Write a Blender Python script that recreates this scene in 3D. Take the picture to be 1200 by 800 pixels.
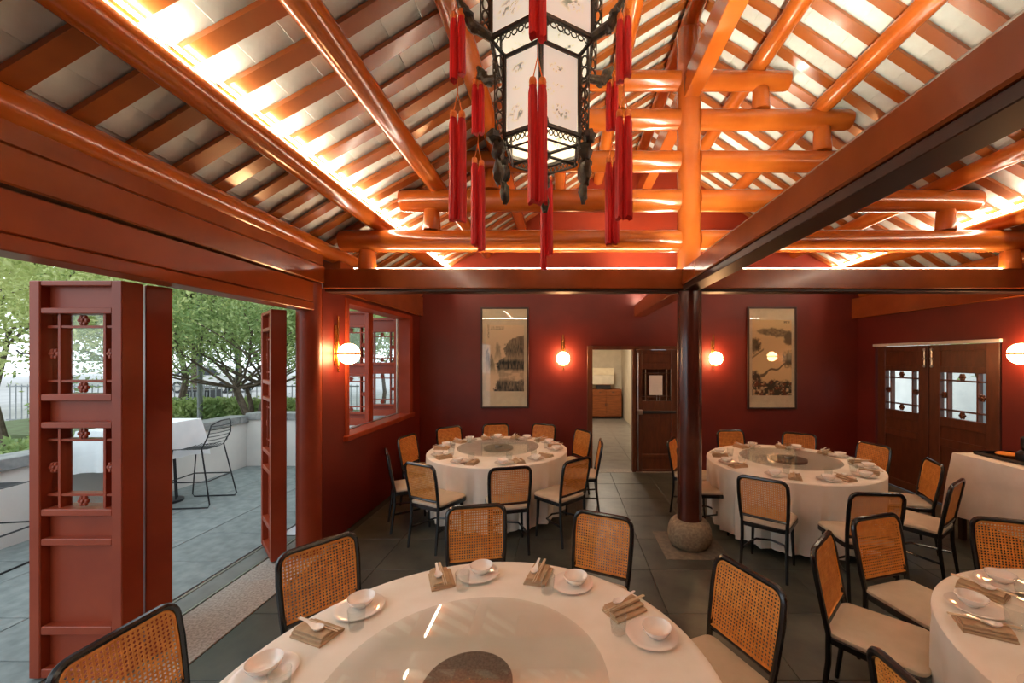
import bpy, math, random
import numpy as np
from mathutils import Vector, Matrix
random.seed(7)
rng = np.random.default_rng(11)
PI = math.pi
for o in list(bpy.data.objects): bpy.data.objects.remove(o)
scene = bpy.context.scene
COL = scene.collection

# ------------------------------------------------------------------ camera
F_PX, H = 470.0, 1.90
cam_d = bpy.data.cameras.new('camera'); cam = bpy.data.objects.new('camera', cam_d); COL.objects.link(cam)
cam_d.sensor_width = 36.0; cam_d.sensor_fit = 'HORIZONTAL'; cam_d.lens = F_PX / 1200 * 36
cam_d.shift_x = -60 / 1200; cam_d.shift_y = 20 / 1200; cam_d.clip_start = 0.02
cam.location = (0, 0, H); cam.rotation_euler = (PI / 2, 0, 0)
scene.camera = cam

# ------------------------------------------------------------------ world, exposure
SKY_STRENGTH = 1.9
LED_W = 50.0
LED_TOP_W = 500.0
LED_COL = (1.0, 0.93, 0.72)
SCONCE_E = 52.0
world = bpy.data.worlds.new('world'); scene.world = world; world.use_nodes = True
wn = world.node_tree.nodes; wl = world.node_tree.links
bg = wn['Background']; bg.inputs[0].default_value = (0.86, 0.94, 1.0, 1); bg.inputs[1].default_value = SKY_STRENGTH
scene.view_settings.view_transform = 'Standard'; scene.view_settings.look = 'None'
scene.view_settings.exposure = 0.25; scene.view_settings.gamma = 1.0
scene.view_settings.use_curve_mapping = False

def sr(r, g, b):
    f = lambda c: (c / 255 / 12.92) if c / 255 <= 0.04045 else ((c / 255 + 0.055) / 1.055) ** 2.4
    return (f(r), f(g), f(b), 1.0)

# ------------------------------------------------------------------ materials
MATS = {}
def new_mat(name):
    m = bpy.data.materials.new(name); m.use_nodes = True; MATS[name] = m
    nt = m.node_tree; return m, nt, nt.nodes['Principled BSDF']
def node(nt, t, **kw):
    n = nt.nodes.new(t)
    for k, v in kw.items(): setattr(n, k, v)
    return n
def mat(name, c1, c2=None, scale=6.0, rough=0.5, metal=0.0, coat=0.0, bump=0.0, bscale=40.0, vary=0.0, stretch=(1, 1, 1), spec=0.5, detail=4.0, sub=0.0):
    m, nt, p = new_mat(name); L = nt.links
    p.inputs['Roughness'].default_value = rough; p.inputs['Metallic'].default_value = metal
    p.inputs['Coat Weight'].default_value = coat; p.inputs['Coat Roughness'].default_value = 0.12
    p.inputs['Specular IOR Level'].default_value = spec
    tc = node(nt, 'ShaderNodeTexCoord'); mp = node(nt, 'ShaderNodeMapping'); mp.inputs['Scale'].default_value = stretch
    L.new(tc.outputs['Object'], mp.inputs[0])
    nz = node(nt, 'ShaderNodeTexNoise'); nz.inputs['Scale'].default_value = scale; nz.inputs['Detail'].default_value = detail
    L.new(mp.outputs[0], nz.inputs['Vector'])
    rp = node(nt, 'ShaderNodeValToRGB'); c2 = c2 or c1
    rp.color_ramp.elements[0].position = 0.35; rp.color_ramp.elements[1].position = 0.65
    rp.color_ramp.elements[0].color = c1; rp.color_ramp.elements[1].color = c2
    L.new(nz.outputs['Fac'], rp.inputs[0]); col = rp.outputs[0]
    if vary:
        oi = node(nt, 'ShaderNodeObjectInfo'); mr = node(nt, 'ShaderNodeMapRange')
        mr.inputs['To Min'].default_value = 1 - vary; mr.inputs['To Max'].default_value = 1 + vary
        L.new(oi.outputs['Random'], mr.inputs[0])
        hv = node(nt, 'ShaderNodeHueSaturation'); L.new(mr.outputs[0], hv.inputs['Value']); L.new(col, hv.inputs['Color']); col = hv.outputs[0]
    L.new(col, p.inputs['Base Color'])
    if bump:
        n2 = node(nt, 'ShaderNodeTexNoise'); n2.inputs['Scale'].default_value = bscale; n2.inputs['Detail'].default_value = 3
        L.new(mp.outputs[0], n2.inputs['Vector'])
        b = node(nt, 'ShaderNodeBump'); b.inputs['Strength'].default_value = bump; b.inputs['Distance'].default_value = 0.01
        L.new(n2.outputs['Fac'], b.inputs['Height']); L.new(b.outputs[0], p.inputs['Normal'])
    return m
def emit_mat(name, col, strength):
    m, nt, p = new_mat(name)
    p.inputs['Base Color'].default_value = (*col[:3], 1); p.inputs['Emission Color'].default_value = (*col[:3], 1)
    p.inputs['Emission Strength'].default_value = strength; return m
def glass_mat(name, tint=(0.95, 0.97, 0.97, 1), ior=1.45, rough=0.0):
    m = bpy.data.materials.new(name); m.use_nodes = True; nt = m.node_tree; nt.nodes.clear(); MATS[name] = m
    out = node(nt, 'ShaderNodeOutputMaterial'); mix = node(nt, 'ShaderNodeMixShader')
    tr = node(nt, 'ShaderNodeBsdfTransparent'); tr.inputs[0].default_value = tint
    gl = node(nt, 'ShaderNodeBsdfGlossy'); gl.inputs['Roughness'].default_value = rough
    fr = node(nt, 'ShaderNodeFresnel'); ge = node(nt, 'ShaderNodeNewGeometry'); mi = node(nt, 'ShaderNodeMapRange')
    mi.inputs['To Min'].default_value = ior; mi.inputs['To Max'].default_value = 1 / ior          # same thin-pane reflectance on both faces
    nt.links.new(ge.outputs['Backfacing'], mi.inputs[0]); nt.links.new(mi.outputs[0], fr.inputs[0])
    nt.links.new(fr.outputs[0], mix.inputs[0]); nt.links.new(tr.outputs[0], mix.inputs[1]); nt.links.new(gl.outputs[0], mix.inputs[2])
    nt.links.new(mix.outputs[0], out.inputs[0]); return m
def attr_mat(name, rough=0.8, emit=0.0):
    m, nt, p = new_mat(name); a = node(nt, 'ShaderNodeAttribute'); a.attribute_name = 'ink'
    nz = node(nt, 'ShaderNodeTexNoise'); nz.inputs['Scale'].default_value = 90
    mr = node(nt, 'ShaderNodeMapRange'); mr.inputs['To Min'].default_value = 0.93; mr.inputs['To Max'].default_value = 1.05
    hv = node(nt, 'ShaderNodeHueSaturation')
    nt.links.new(nz.outputs[0], mr.inputs[0]); nt.links.new(mr.outputs[0], hv.inputs['Value']); nt.links.new(a.outputs['Color'], hv.inputs['Color'])
    nt.links.new(hv.outputs[0], p.inputs['Base Color']); p.inputs['Roughness'].default_value = rough
    if emit:
        nt.links.new(hv.outputs[0], p.inputs['Emission Color']); p.inputs['Emission Strength'].default_value = emit
    return m
def leaf_mat(name, c1, c2):
    m = mat(name, c1, c2, scale=1.5, rough=0.55)
    nt = m.node_tree; p = nt.nodes['Principled BSDF']; out = nt.nodes['Material Output']
    tl = node(nt, 'ShaderNodeBsdfTranslucent'); mx = node(nt, 'ShaderNodeMixShader'); mx.inputs[0].default_value = 0.4
    src = p.inputs['Base Color'].links[0].from_socket
    nt.links.new(src, tl.inputs[0]); nt.links.new(p.outputs[0], mx.inputs[1]); nt.links.new(tl.outputs[0], mx.inputs[2]); nt.links.new(mx.outputs[0], out.inputs[0])
    return m

LACQ = mat('lacquer_orange', sr(194, 102, 34), sr(178, 88, 27), scale=3, rough=0.22, coat=0.5, bump=0.03, bscale=7, stretch=(1, 1, 1), vary=0.05)
BEAM = mat('lacquer_brown_red', sr(146, 72, 28), sr(130, 62, 23), scale=3, rough=0.25, coat=0.4, bump=0.04, bscale=9)
LINTEL = mat('lintel_orange', sr(156, 72, 22), sr(142, 62, 18), scale=3, rough=0.42, coat=0.15, bump=0.03, bscale=9, spec=.35)
DOORRED = mat('door_red', sr(152, 64, 35), sr(140, 55, 29), scale=4, rough=0.42, coat=0.08, bump=0.02, spec=.35)
DARKDOOR = mat('door_brown', sr(98, 53, 29), sr(82, 43, 24), scale=5, rough=0.4, coat=0.15, stretch=(4, 4, 1))
COLUMN = mat('column_maroon', sr(84, 38, 26), sr(70, 31, 22), scale=4, rough=0.22, coat=0.5, bump=0.03, bscale=8)
WALL = mat('wall_red', sr(106, 28, 17), sr(95, 24, 15), scale=2, rough=0.5, bump=0.05, bscale=60)
WALL_LIT = mat('wall_red_lit', sr(164, 54, 22), sr(150, 47, 19), scale=2, rough=0.5, bump=0.05, bscale=60)  # wall red lightened so the LED glow on the gable sits in the colour
RTILE = mat('roof_tile_white', sr(234, 244, 240), sr(216, 223, 217), scale=5, rough=0.75, bump=0.15, bscale=20, vary=0.06)
RAFTER = mat('rafter_orange', sr(170, 96, 40), sr(152, 82, 32), scale=4, rough=0.28, coat=0.4, bump=0.04, bscale=12, vary=0.1)
SLATE = mat('slate', sr(80, 81, 71), sr(52, 55, 49), scale=3.5, rough=0.38, bump=0.2, bscale=9, vary=0.22)
GROUT = mat('grout', sr(50, 52, 50), sr(40, 42, 40), rough=0.8)
GRANITE = mat('granite', sr(186, 180, 170), sr(140, 134, 126), scale=60, rough=0.6, bump=0.1, bscale=80, vary=0.06)
PAVER = mat('paver', sr(130, 139, 138), sr(108, 118, 118), scale=9, rough=0.7, bump=0.2, bscale=30, vary=0.06, detail=8)
STONE = mat('stone_base', sr(150, 130, 104), sr(120, 102, 82), scale=40, rough=0.7, bump=0.2, bscale=60)
METAL = mat('steel', sr(190, 188, 182), sr(170, 168, 162), rough=0.3, metal=1.0)
BRASS = mat('brass', sr(225, 170, 95), sr(210, 150, 80), rough=0.25, metal=1.0)
BLACK = mat('black_lacquer', sr(24, 24, 27), sr(16, 16, 19), rough=0.25, coat=0.4)
BLACKM = mat('black_metal', sr(36, 38, 42), sr(26, 28, 32), rough=0.45)
CANE = mat('cane', sr(226, 156, 74), sr(204, 130, 54), scale=25, rough=0.5, vary=0.08)
UPHOL = mat('seat_beige', sr(200, 186, 164), sr(188, 174, 150), scale=8, rough=0.75, bump=0.08, bscale=300)
LINEN = mat('linen_white', sr(237, 233, 223), sr(229, 224, 212), scale=6, rough=0.85, bump=0.06, bscale=260)
OUTLINEN = mat('linen_outdoor', sr(232, 236, 238), sr(224, 229, 232), scale=6, rough=0.85)
NAPKIN = mat('napkin_beige', sr(190, 162, 130), sr(176, 148, 116), scale=30, rough=0.9, bump=0.1, bscale=300)
PORC = mat('porcelain', sr(244, 238, 230), sr(240, 234, 226), rough=0.12, coat=0.6)
STICK = mat('chopstick_cream', sr(226, 206, 176), sr(214, 192, 160), rough=0.4)
GLASS = glass_mat('clear_glass')
SUSAN = glass_mat('susan_glass', (0.94, 0.95, 0.94, 1), 1.55)
GRAN2 = mat('granite_disc', sr(128, 122, 112), sr(92, 88, 82), scale=120, rough=0.45, detail=6)
CREAM = mat('scroll_mount', sr(232, 216, 184), sr(224, 206, 174), scale=12, rough=0.8)
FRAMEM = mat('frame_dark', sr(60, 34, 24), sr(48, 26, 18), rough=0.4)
INK = attr_mat('ink_print')
LPANEL = attr_mat('lantern_silk', 0.6, 0.42)
LFRAME = mat('lantern_wood', sr(48, 36, 26), sr(34, 26, 18), scale=12, rough=0.35, coat=0.3)
LCARVE = mat('lantern_carving', sr(70, 58, 34), sr(40, 34, 26), scale=40, rough=0.45, bump=0.5, bscale=60)
TASSEL = mat('tassel_red', sr(224, 14, 18), sr(190, 8, 12), scale=120, rough=0.5, stretch=(1, 1, 0.04))
GOLD = mat('tassel_gold', sr(250, 150, 70), sr(232, 112, 40), scale=80, rough=0.35)
PLASTER = mat('plaster_white', sr(226, 214, 192), sr(216, 204, 182), rough=0.8, bump=0.05)
WALLOUT = mat('terrace_wall', sr(222, 220, 214), sr(206, 206, 202), scale=2, rough=0.85, bump=0.1)
COPING = mat('coping_grey', sr(150, 152, 150), sr(126, 130, 130), scale=14, rough=0.8, bump=0.2)
WOOD = mat('cabinet_wood', sr(150, 84, 40), sr(122, 64, 28), scale=5, rough=0.4, stretch=(1, 1, 8))
PTILE = mat('pantry_tile', sr(138, 134, 124), sr(120, 116, 108), scale=5, rough=0.3, vary=0.06)
PAPER = mat('paper', sr(222, 220, 214), sr(216, 214, 208), rough=0.8)
ORANGE = mat('orange_cloth', sr(226, 140, 30), sr(214, 124, 20), rough=0.6)
TRUNK = mat('bark', sr(112, 98, 86), sr(84, 72, 62), scale=14, rough=0.9, bump=0.4, bscale=20)
LEAF_A = leaf_mat('leaf_olive', sr(196, 204, 132), sr(160, 178, 108))
LEAF_B = leaf_mat('leaf_green', sr(178, 194, 130), sr(132, 160, 102))
LEAF_C = leaf_mat('leaf_pale', sr(220, 224, 160), sr(190, 204, 136))
ROAD = mat('road_pale', sr(176, 176, 176), sr(160, 160, 162), scale=1.2, rough=0.9)
EARTH = mat('planting_bed', sr(104, 120, 84), sr(92, 100, 70), scale=6, rough=0.95, bump=0.4)
GALV = mat('grey_pole', sr(140, 144, 146), sr(122, 128, 130), rough=0.5)
GREENP = mat('green_pole', sr(52, 78, 66), sr(42, 66, 56), rough=0.5)
CARW = mat('car_white', sr(214, 214, 214), sr(208, 208, 208), rough=0.3, coat=0.5)
CARD = mat('car_dark', sr(64, 68, 76), sr(56, 60, 68), rough=0.3, coat=0.5)
CARG = mat('car_glass', sr(40, 48, 54), sr(34, 42, 48), rough=0.1)
LED = emit_mat('led_warm', LED_COL, LED_W)
GLOBE = emit_mat('globe_light', (1.0, 0.55, 0.24), SCONCE_E)

# ------------------------------------------------------------------ mesh builder
class MB:
    def __init__(s): s.v = []; s.f = []
    def add(s, vs, fs, M=None):
        b = len(s.v)
        s.v += [tuple(M @ Vector(p)) for p in vs] if M is not None else [tuple(p) for p in vs]
        s.f += [tuple(i + b for i in f) for f in fs]; return s
    def box(s, x0, x1, y0, y1, z0, z1, M=None):
        return s.add([(x0, y0, z0), (x1, y0, z0), (x1, y1, z0), (x0, y1, z0), (x0, y0, z1), (x1, y0, z1), (x1, y1, z1), (x0, y1, z1)],
                     [(3, 2, 1, 0), (4, 5, 6, 7), (0, 1, 5, 4), (1, 2, 6, 5), (2, 3, 7, 6), (3, 0, 4, 7)], M)
    def cbox(s, x0, x1, y0, y1, z0, z1, c=0.004, M=None):   # box with chamfered edges
        V = []; F = []
        def ring(z, i): return [(x0 + i + (c if i == 0 else 0), y0 + i, z), (x1 - i - (c if i == 0 else 0), y0 + i, z), (x1 - i, y0 + i + (c if i == 0 else 0), z), (x1 - i, y1 - i - (c if i == 0 else 0), z),
                                (x1 - i - (c if i == 0 else 0), y1 - i, z), (x0 + i + (c if i == 0 else 0), y1 - i, z), (x0 + i, y1 - i - (c if i == 0 else 0), z), (x0 + i, y0 + i + (c if i == 0 else 0), z)]
        def ringi(z): return [(x0 + 2 * c, y0 + c, z), (x1 - 2 * c, y0 + c, z), (x1 - c, y0 + 2 * c, z), (x1 - c, y1 - 2 * c, z), (x1 - 2 * c, y1 - c, z), (x0 + 2 * c, y1 - c, z), (x0 + c, y1 - 2 * c, z), (x0 + c, y0 + 2 * c, z)]
        for r in (ringi(z0), ring(z0 + c, 0), ring(z1 - c, 0), ringi(z1)): V += r
        for k in range(3):
            for i in range(8):
                j = (i + 1) % 8; F.append((k * 8 + i, k * 8 + j, k * 8 + 8 + j, k * 8 + 8 + i))
        F.append(tuple(range(7, -1, -1))); F.append(tuple(range(24, 32)))
        return s.add(V, F, M)
    def tube(s, path, r, seg=8, closed=False, cap=True, M=None, flat=None):
        P = [Vector(p) for p in path]; n = len(P); rs = r if hasattr(r, '__len__') else [r] * n
        T = []
        for i in range(n):
            a = P[i - 1] if (i > 0 or closed) else P[i]; b = P[(i + 1) % n] if (i < n - 1 or closed) else P[i]
            T.append((b - a).normalized() if (b - a).length > 1e-9 else Vector((0, 0, 1)))
        ref = Vector((0, 0, 1)) if abs(T[0].z) < 0.9 else Vector((0, 1, 0))
        N = (ref - T[0] * ref.dot(T[0])).normalized(); V = []; F = []
        for i in range(n):
            N = (N - T[i] * N.dot(T[i])).normalized(); B = T[i].cross(N)
            fx, fy = flat if flat else (1, 1)
            for k in range(seg):
                a = 2 * PI * k / seg; V.append(P[i] + N * (math.cos(a) * rs[i] * fx) + B * (math.sin(a) * rs[i] * fy))
        m = n if closed else n - 1
        for i in range(m):
            j = (i + 1) % n
            for k in range(seg):
                l = (k + 1) % seg; F.append((i * seg + k, i * seg + l, j * seg + l, j * seg + k))
        if cap and not closed: F.append(tuple(range(seg - 1, -1, -1))); F.append(tuple((n - 1) * seg + k for k in range(seg)))
        return s.add(V, F, M)
    def cyl(s, a, b, r, seg=16, r2=None, M=None): return s.tube([a, b], [r, r if r2 is None else r2], seg, M=M)
    def lathe(s, prof, seg=24, M=None, capb=True, capt=True, c=(0, 0)):
        V = []; F = []; n = len(prof)
        for r, z in prof:
            for k in range(seg):
                a = 2 * PI * k / seg; V.append((c[0] + r * math.cos(a), c[1] + r * math.sin(a), z))
        for i in range(n - 1):
            for k in range(seg):
                l = (k + 1) % seg; F.append((i * seg + k, i * seg + l, (i + 1) * seg + l, (i + 1) * seg + k))
        if capb: F.append(tuple(range(seg - 1, -1, -1)))
        if capt: F.append(tuple((n - 1) * seg + k for k in range(seg)))
        return s.add(V, F, M)
    def prism(s, pts, y0, y1, M=None):                       # outline in x,z extruded along y
        n = len(pts); V = [(x, y0, z) for x, z in pts] + [(x, y1, z) for x, z in pts]
        F = [tuple(range(n)), tuple(range(2 * n - 1, n - 1, -1))]
        for i in range(n): j = (i + 1) % n; F.append((j, i, n + i, n + j))
        return s.add(V, F, M)
    def blob(s, c, rad, seg=8, rings=5, jit=0.0, M=None):
        V = []; F = []
        for i in range(1, rings):
            t = PI * i / rings
            for k in range(seg):
                a = 2 * PI * k / seg; q = 1 + random.uniform(-jit, jit)
                V.append((c[0] + rad[0] * math.sin(t) * math.cos(a) * q, c[1] + rad[1] * math.sin(t) * math.sin(a) * q, c[2] + rad[2] * math.cos(t) * q))
        V += [(c[0], c[1], c[2] + rad[2]), (c[0], c[1], c[2] - rad[2])]; t0 = len(V) - 2
        for i in range(rings - 2):
            for k in range(seg):
                l = (k + 1) % seg; F.append((i * seg + l, i * seg + k, (i + 1) * seg + k, (i + 1) * seg + l))
        for k in range(seg):
            l = (k + 1) % seg; F.append((t0, k, l)); F.append((t0 + 1, (rings - 2) * seg + l, (rings - 2) * seg + k))
        return s.add(V, F, M)
    def mesh(s, name, m, smooth=False):
        me = bpy.data.meshes.new(name); me.from_pydata(s.v, [], s.f)
        if m: me.materials.append(m)
        if smooth:
            me.polygons.foreach_set('use_smooth', [True] * len(me.polygons))
            try: me.set_sharp_from_angle(angle=math.radians(40))
            except Exception: pass
        me.update(); return me
    def build(s, name, m, parent=None, smooth=False, loc=None):
        return link(name, s.mesh(name, m, smooth), parent, loc)
def link(name, me, parent=None, loc=None, rz=0):
    o = bpy.data.objects.new(name, me); COL.objects.link(o)
    if parent is not None: o.parent = parent
    if loc is not None: o.location = loc
    if rz: o.rotation_euler = (0, 0, rz)
    return o
def tag(o, label, cat=None, group=None, kind=None):
    if label: o['label'] = label
    if cat: o['category'] = cat
    if group: o['group'] = group
    if kind: o['kind'] = kind
    return o
def empty(name, loc=(0, 0, 0), rz=0):
    o = bpy.data.objects.new(name, None); COL.objects.link(o); o.location = loc; o.rotation_euler = (0, 0, rz); o.empty_display_size = 0.1
    return o
def struct(o, label=None): o['kind'] = 'structure'; (label and o.__setitem__('label', label)); return o
def copy_tree(o, parent=None):
    c = o.copy(); COL.objects.link(c); c.parent = parent
    for ch in KIDS.get(o.name, o.children): copy_tree(ch, c)
    return c
KIDS = {}
def B(*a, **k): return MB().box(*a, **k)
def arc(c, r, a0, a1, n): return [(c[0] + r * math.cos(a0 + (a1 - a0) * i / n), c[1] + r * math.sin(a0 + (a1 - a0) * i / n)) for i in range(n + 1)]

# ------------------------------------------------------------------ numpy noise for flat prints
def vnoise(u, v, f, seed):
    def hsh(i, j): 
        t = np.sin(i * 127.1 + j * 311.7 + seed * 74.7) * 43758.5453; return t - np.floor(t)
    x = u * f; y = v * f; i = np.floor(x); j = np.floor(y); a = x - i; b = y - j; a = a * a * (3 - 2 * a); b = b * b * (3 - 2 * b)
    return (hsh(i, j) * (1 - a) + hsh(i + 1, j) * a) * (1 - b) + (hsh(i, j + 1) * (1 - a) + hsh(i + 1, j + 1) * a) * b
def fbm(u, v, f, seed, n=4): return sum(vnoise(u, v, f * 2 ** k, seed + k) / 2 ** (k + 1) for k in range(n)) / (1 - 0.5 ** n)
def sst(a, b, x): t = np.clip((x - a) / (b - a), 0, 1); return t * t * (3 - 2 * t)
def print_mesh(name, w, h, nx, ny, fn, m):                   # flat print in the x,z plane facing -y, lower left at origin
    me = bpy.data.meshes.new(name); X, Z = np.meshgrid(np.linspace(0, 1, nx + 1), np.linspace(0, 1, ny + 1))
    V = [(x * w, 0, z * h) for x, z in zip(X.ravel(), Z.ravel())]; n1 = nx + 1
    F = [(j * n1 + i, j * n1 + i + 1, (j + 1) * n1 + i + 1, (j + 1) * n1 + i) for j in range(ny) for i in range(nx)]
    me.from_pydata(V, [], F); me.materials.append(m); rgb = fn(X.ravel(), Z.ravel() )
    ca = me.color_attributes.new('ink', 'FLOAT_COLOR', 'POINT'); ca.data.foreach_set('color', np.concatenate([rgb, np.ones((len(rgb), 1))], 1).astype(np.float32).ravel())
    return me
def lin(r, g, b): return np.array(sr(r, g, b)[:3])

# ================================================================== STRUCTURE
C = 1.29                                        # ridge line x
XL, XR, YB, YF = -2.40, 4.92, 6.71, -2.3
PROF = [(4.25, 0.80), (3.73, 1.10), (3.22, 1.41), (2.58, 1.76), (1.97, 2.14), (1.34, 2.56), (0.70, 2.99), (0.0, 3.43)]   # purlin centres (half span, above camera)
def roof_z(s):
    for (s0, z0), (s1, z1) in zip(PROF, PROF[1:]):
        if s1 <= s <= s0: return H + z0 + (z1 - z0) * (s - s0) / (s1 - s0)
    return H + PROF[0][1]

# ---- floor
floor = struct(B(XL - 0.2, XR + 0.15, YF - 0.1, YB + 0.2, -0.12, -0.012).build('floor', GROUT), 'dark grey slate tile dining room floor')
ts = 0.62
def tile_mesh(name, w, l, m, g=0.004, c=0.003, t=0.012): return MB().cbox(g / 2, w - g / 2, g / 2, l - g / 2, -t, 0, c).mesh(name, m)
full = tile_mesh('floor_tile', ts, ts, SLATE)
nx = int((XR + 2.32) / ts) + 1; ny = int((YB - YF) / ts) + 1
for i in range(nx):
    for j in range(ny):
        x = -2.32 + i * ts; y = YB - (j + 1) * ts; w = min(ts, XR - x); l = ts
        if y < YF: l = y + ts - YF; y = YF
        if w < 0.05 or l < 0.05: continue
        me = full if (w > ts - 1e-3 and l > ts - 1e-3) else tile_mesh('floor_tile', w, l, SLATE)
        o = link('floor_tile', me, floor, (x, y, 0)); o.rotation_euler = (random.uniform(-.0012, .0012), random.uniform(-.0012, .0012), 0)
# granite threshold slabs and door track
thr = struct(B(-3.06, -2.32, YF, 4.35, -0.12, -0.012).build('floor_threshold', GROUT), 'granite threshold strip with sunken door track')
y = YF
while y < 4.3:
    l = min(1.15, 4.35 - y); o = link('granite_slab', tile_mesh('granite_slab', 0.48, l, GRANITE), thr, (-2.81, y, 0)); y += l
MB().box(-3.03, -2.82, YF, 4.3, -0.011, -0.003).build('track_bed', mat('track_grey', sr(120, 124, 120), sr(104, 108, 106), rough=0.5), thr)
for x in (-3.035, -2.825): MB().box(x - .007, x + .007, YF, 4.3, -0.011, 0.003).build('track_rail', METAL, thr)

# ---- terrace ground
gr = struct(B(-60, -3.06, -40, 70, -0.2, -0.014).build('ground_terrace', ROAD), 'pale ground and street beyond the terrace')
pm = tile_mesh('paver', 0.84, 0.62, PAVER, 0.006, 0.003, 0.013)
for i in range(3):
    for j in range(14): link('paver', pm, gr, (-3.07 - 0.845 * (i + 1), -1.2 + j * 0.62 - 0.2 * (i % 2), 0))
bed = struct(B(-12.5, -5.85, -3, 7.3, -0.01, 0.42).build('ground_planting_bed', EARTH), 'planted bed behind the terrace wall')
bed2 = struct(B(-12.5, -2.62, 7.32, 11.0, -0.01, 0.50).build('ground_planting_bed', EARTH), 'planted bed behind the far terrace wall')
MB().box(XR + .2, 14, -4, 12, -0.2, -0.02).build('ground_side_court', PAVER)['kind'] = 'structure'

# ---- low terrace walls
wt = struct(B(-5.84, -5.60, -3, 7.30, -0.01, 0.78).build('wall_terrace', WALLOUT), 'low white terrace wall with grey coping')
y = -3.0
while y < 7.2: MB().cbox(-5.88, -5.56, y + .003, min(y + 0.9, 7.1) - .003, 0.78, 0.90, 0.006).build('coping_stone', COPING, wt); y += 0.9
wt2 = struct(B(-5.60, -2.62, 7.10, 7.30, -0.01, 0.82).build('wall_terrace_far', WALLOUT), 'low white terrace wall across the far end')
for k in range(4): MB().cbox(-5.6 + k * .745 + .003, -5.6 + (k + 1) * .745 - .003, 7.06, 7.34, 0.82, 0.94, 0.006).build('coping_stone', COPING, wt2)

# ---- left wall (solid bay with the window opening)
W0, W1, WZ0, WZ1 = 4.41, 6.34, 1.04, 2.57
lw = MB()
lw.box(XL - .2, XL, 4.0, W0, 0, 2.60); lw.box(XL - .2, XL, W1, YB, 0, 2.60); lw.box(XL - .2, XL, W0, W1, 0, WZ0); lw.box(XL - .2, XL, W0, W1, WZ1, 2.60)
struct(lw.build('wall_left', WALL), 'deep red left wall around the lattice window')
struct(B(XL - .2, XL, YF, -0.9, 0, 2.37).build('wall_left_front', WALL))
# lintel over the folding doors: stacked boards with grooves, then the wall beam over the red bay
ln = empty('beam_lintel', (0, 0, 0)); struct(ln, 'stacked lacquered lintel boards over the folding doors')
MB().cbox(-2.58, -2.40, YF, 3.99, 2.365, 2.44, .006).build('lintel_board', LINTEL, ln)
MB().cbox(-2.58, -2.405, YF, 3.99, 2.445, 2.635, .006).build('lintel_board', LINTEL, ln)
MB().cbox(-2.60, -2.37, YF, 3.99, 2.645, 2.815, .008).build('lintel_board', BEAM, ln)
MB().cbox(-2.60, -2.385, YF, 3.99, 2.82, 2.93, .008).build('lintel_board', BEAM, ln)
struct(MB().cbox(-2.62, -2.34, 4.22, YB, 2.60, 2.93, .008).build('beam_wall_left', BEAM), 'dark lacquered beam along the top of the left wall')
struct(MB().cbox(XR - .10, XR + .15, YF, YB, 2.56, 2.90, .008).build('beam_wall_right', BEAM), 'dark lacquered beam along the top of the right wall')

# ---- right wall with double door opening
D0, D1, DZ = 4.50, 6.33, 2.11
rw = MB(); rw.box(XR, XR + .18, YF, D0, 0, 2.56); rw.box(XR, XR + .18, D1, YB, 0, 2.56); rw.box(XR, XR + .18, D0, D1, DZ, 2.56)
struct(rw.build('wall_right', WALL), 'deep red right wall')
# ---- back wall with doorway and gable
O0, O1 = 0.42, 1.98
bw = MB(); bw.box(XL - .2, O0, YB, YB + .18, 0, 3.05); bw.box(O1, XR + .18, YB, YB + .18, 0, 3.05); bw.box(O0, O1, YB, YB + .18, 2.11, 3.05)
struct(bw.build('wall_back', WALL), 'deep red back wall')
def gable(y0, y1, name, m):
    top = [(C - s, roof_z(s) + 0.17) for s, _ in PROF[1:]] + [(C + s, roof_z(s) + 0.17) for s, _ in reversed(PROF[1:-1])]
    return struct(MB().prism([(XL - .2, 3.05)] + top + [(XR + .18, 3.05)], y0, y1).build(name, m))
gable(YB, YB + .18, 'wall_back_gable', WALL_LIT)
struct(B(XL - .2, XR + .18, YF - .18, YF, 0, 3.05).build('wall_front', WALL)); gable(YF - .18, YF, 'wall_front_gable', WALL_LIT)

# ---- roof: rafters and lapped white tiles
ceil = struct(empty('ceiling'), 'pitched ceiling of orange rafters and white tiles')
PR = 0.088                                       # purlin radius
RW, RH, SP = 0.10, 0.032, 0.27
def prof_line(off): return [(s, H + z + off) for s, z in PROF]
def rafter_mesh(side):
    lo = prof_line(PR - .004); hi = prof_line(PR + RH - .004); V = []; F = []
    for (s, z), (s2, z2) in zip(lo, hi):
        x = C + side * s
        V += [(x, -RW / 2, z), (x, RW / 2, z), (x, RW / 2, z2), (x, -RW / 2, z2)]
    n = len(lo)
    for i in range(n - 1):
        for k in range(4):
            l = (k + 1) % 4; q = (i * 4 + k, i * 4 + l, i * 4 + 4 + l, i * 4 + 4 + k); F.append(q if side > 0 else q[::-1])
    F.append((3, 2, 1, 0)); F.append(tuple(4 * (n - 1) + k for k in range(4)))
    return MB().add(V, F).mesh('rafter', RAFTER)
RM = {sd: rafter_mesh(sd) for sd in (-1, 1)}
ys = []; y = 6.61
while y > YF: ys.append(y); y -= SP
for sd in (-1, 1):
    for y in ys: link('rafter', RM[sd], ceil, (0, y, 0))
tiles = []
TM = {}
for sd in (-1, 1):
    for k, ((s0, z0), (s1, z1)) in enumerate(zip(PROF, PROF[1:])):
        L = math.hypot(s0 - s1, z1 - z0); n = max(1, round(L / 0.215)); t = L / n; a = math.atan2(z1 - z0, s0 - s1)
        for i in range(n):
            s = s0 - (s0 - s1) * i / n; z = H + z0 + (z1 - z0) * i / n + PR + RH
            for y in [yy - SP for yy in ys]:
                tiles.append((sd, k, t, a, C + sd * s, y, z))
        me = MB().cbox(-0.0, t * 1.12, .002, SP - .002, 0.004, 0.022, .004).mesh('roof_tile', RTILE)
        TM[k] = me
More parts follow.
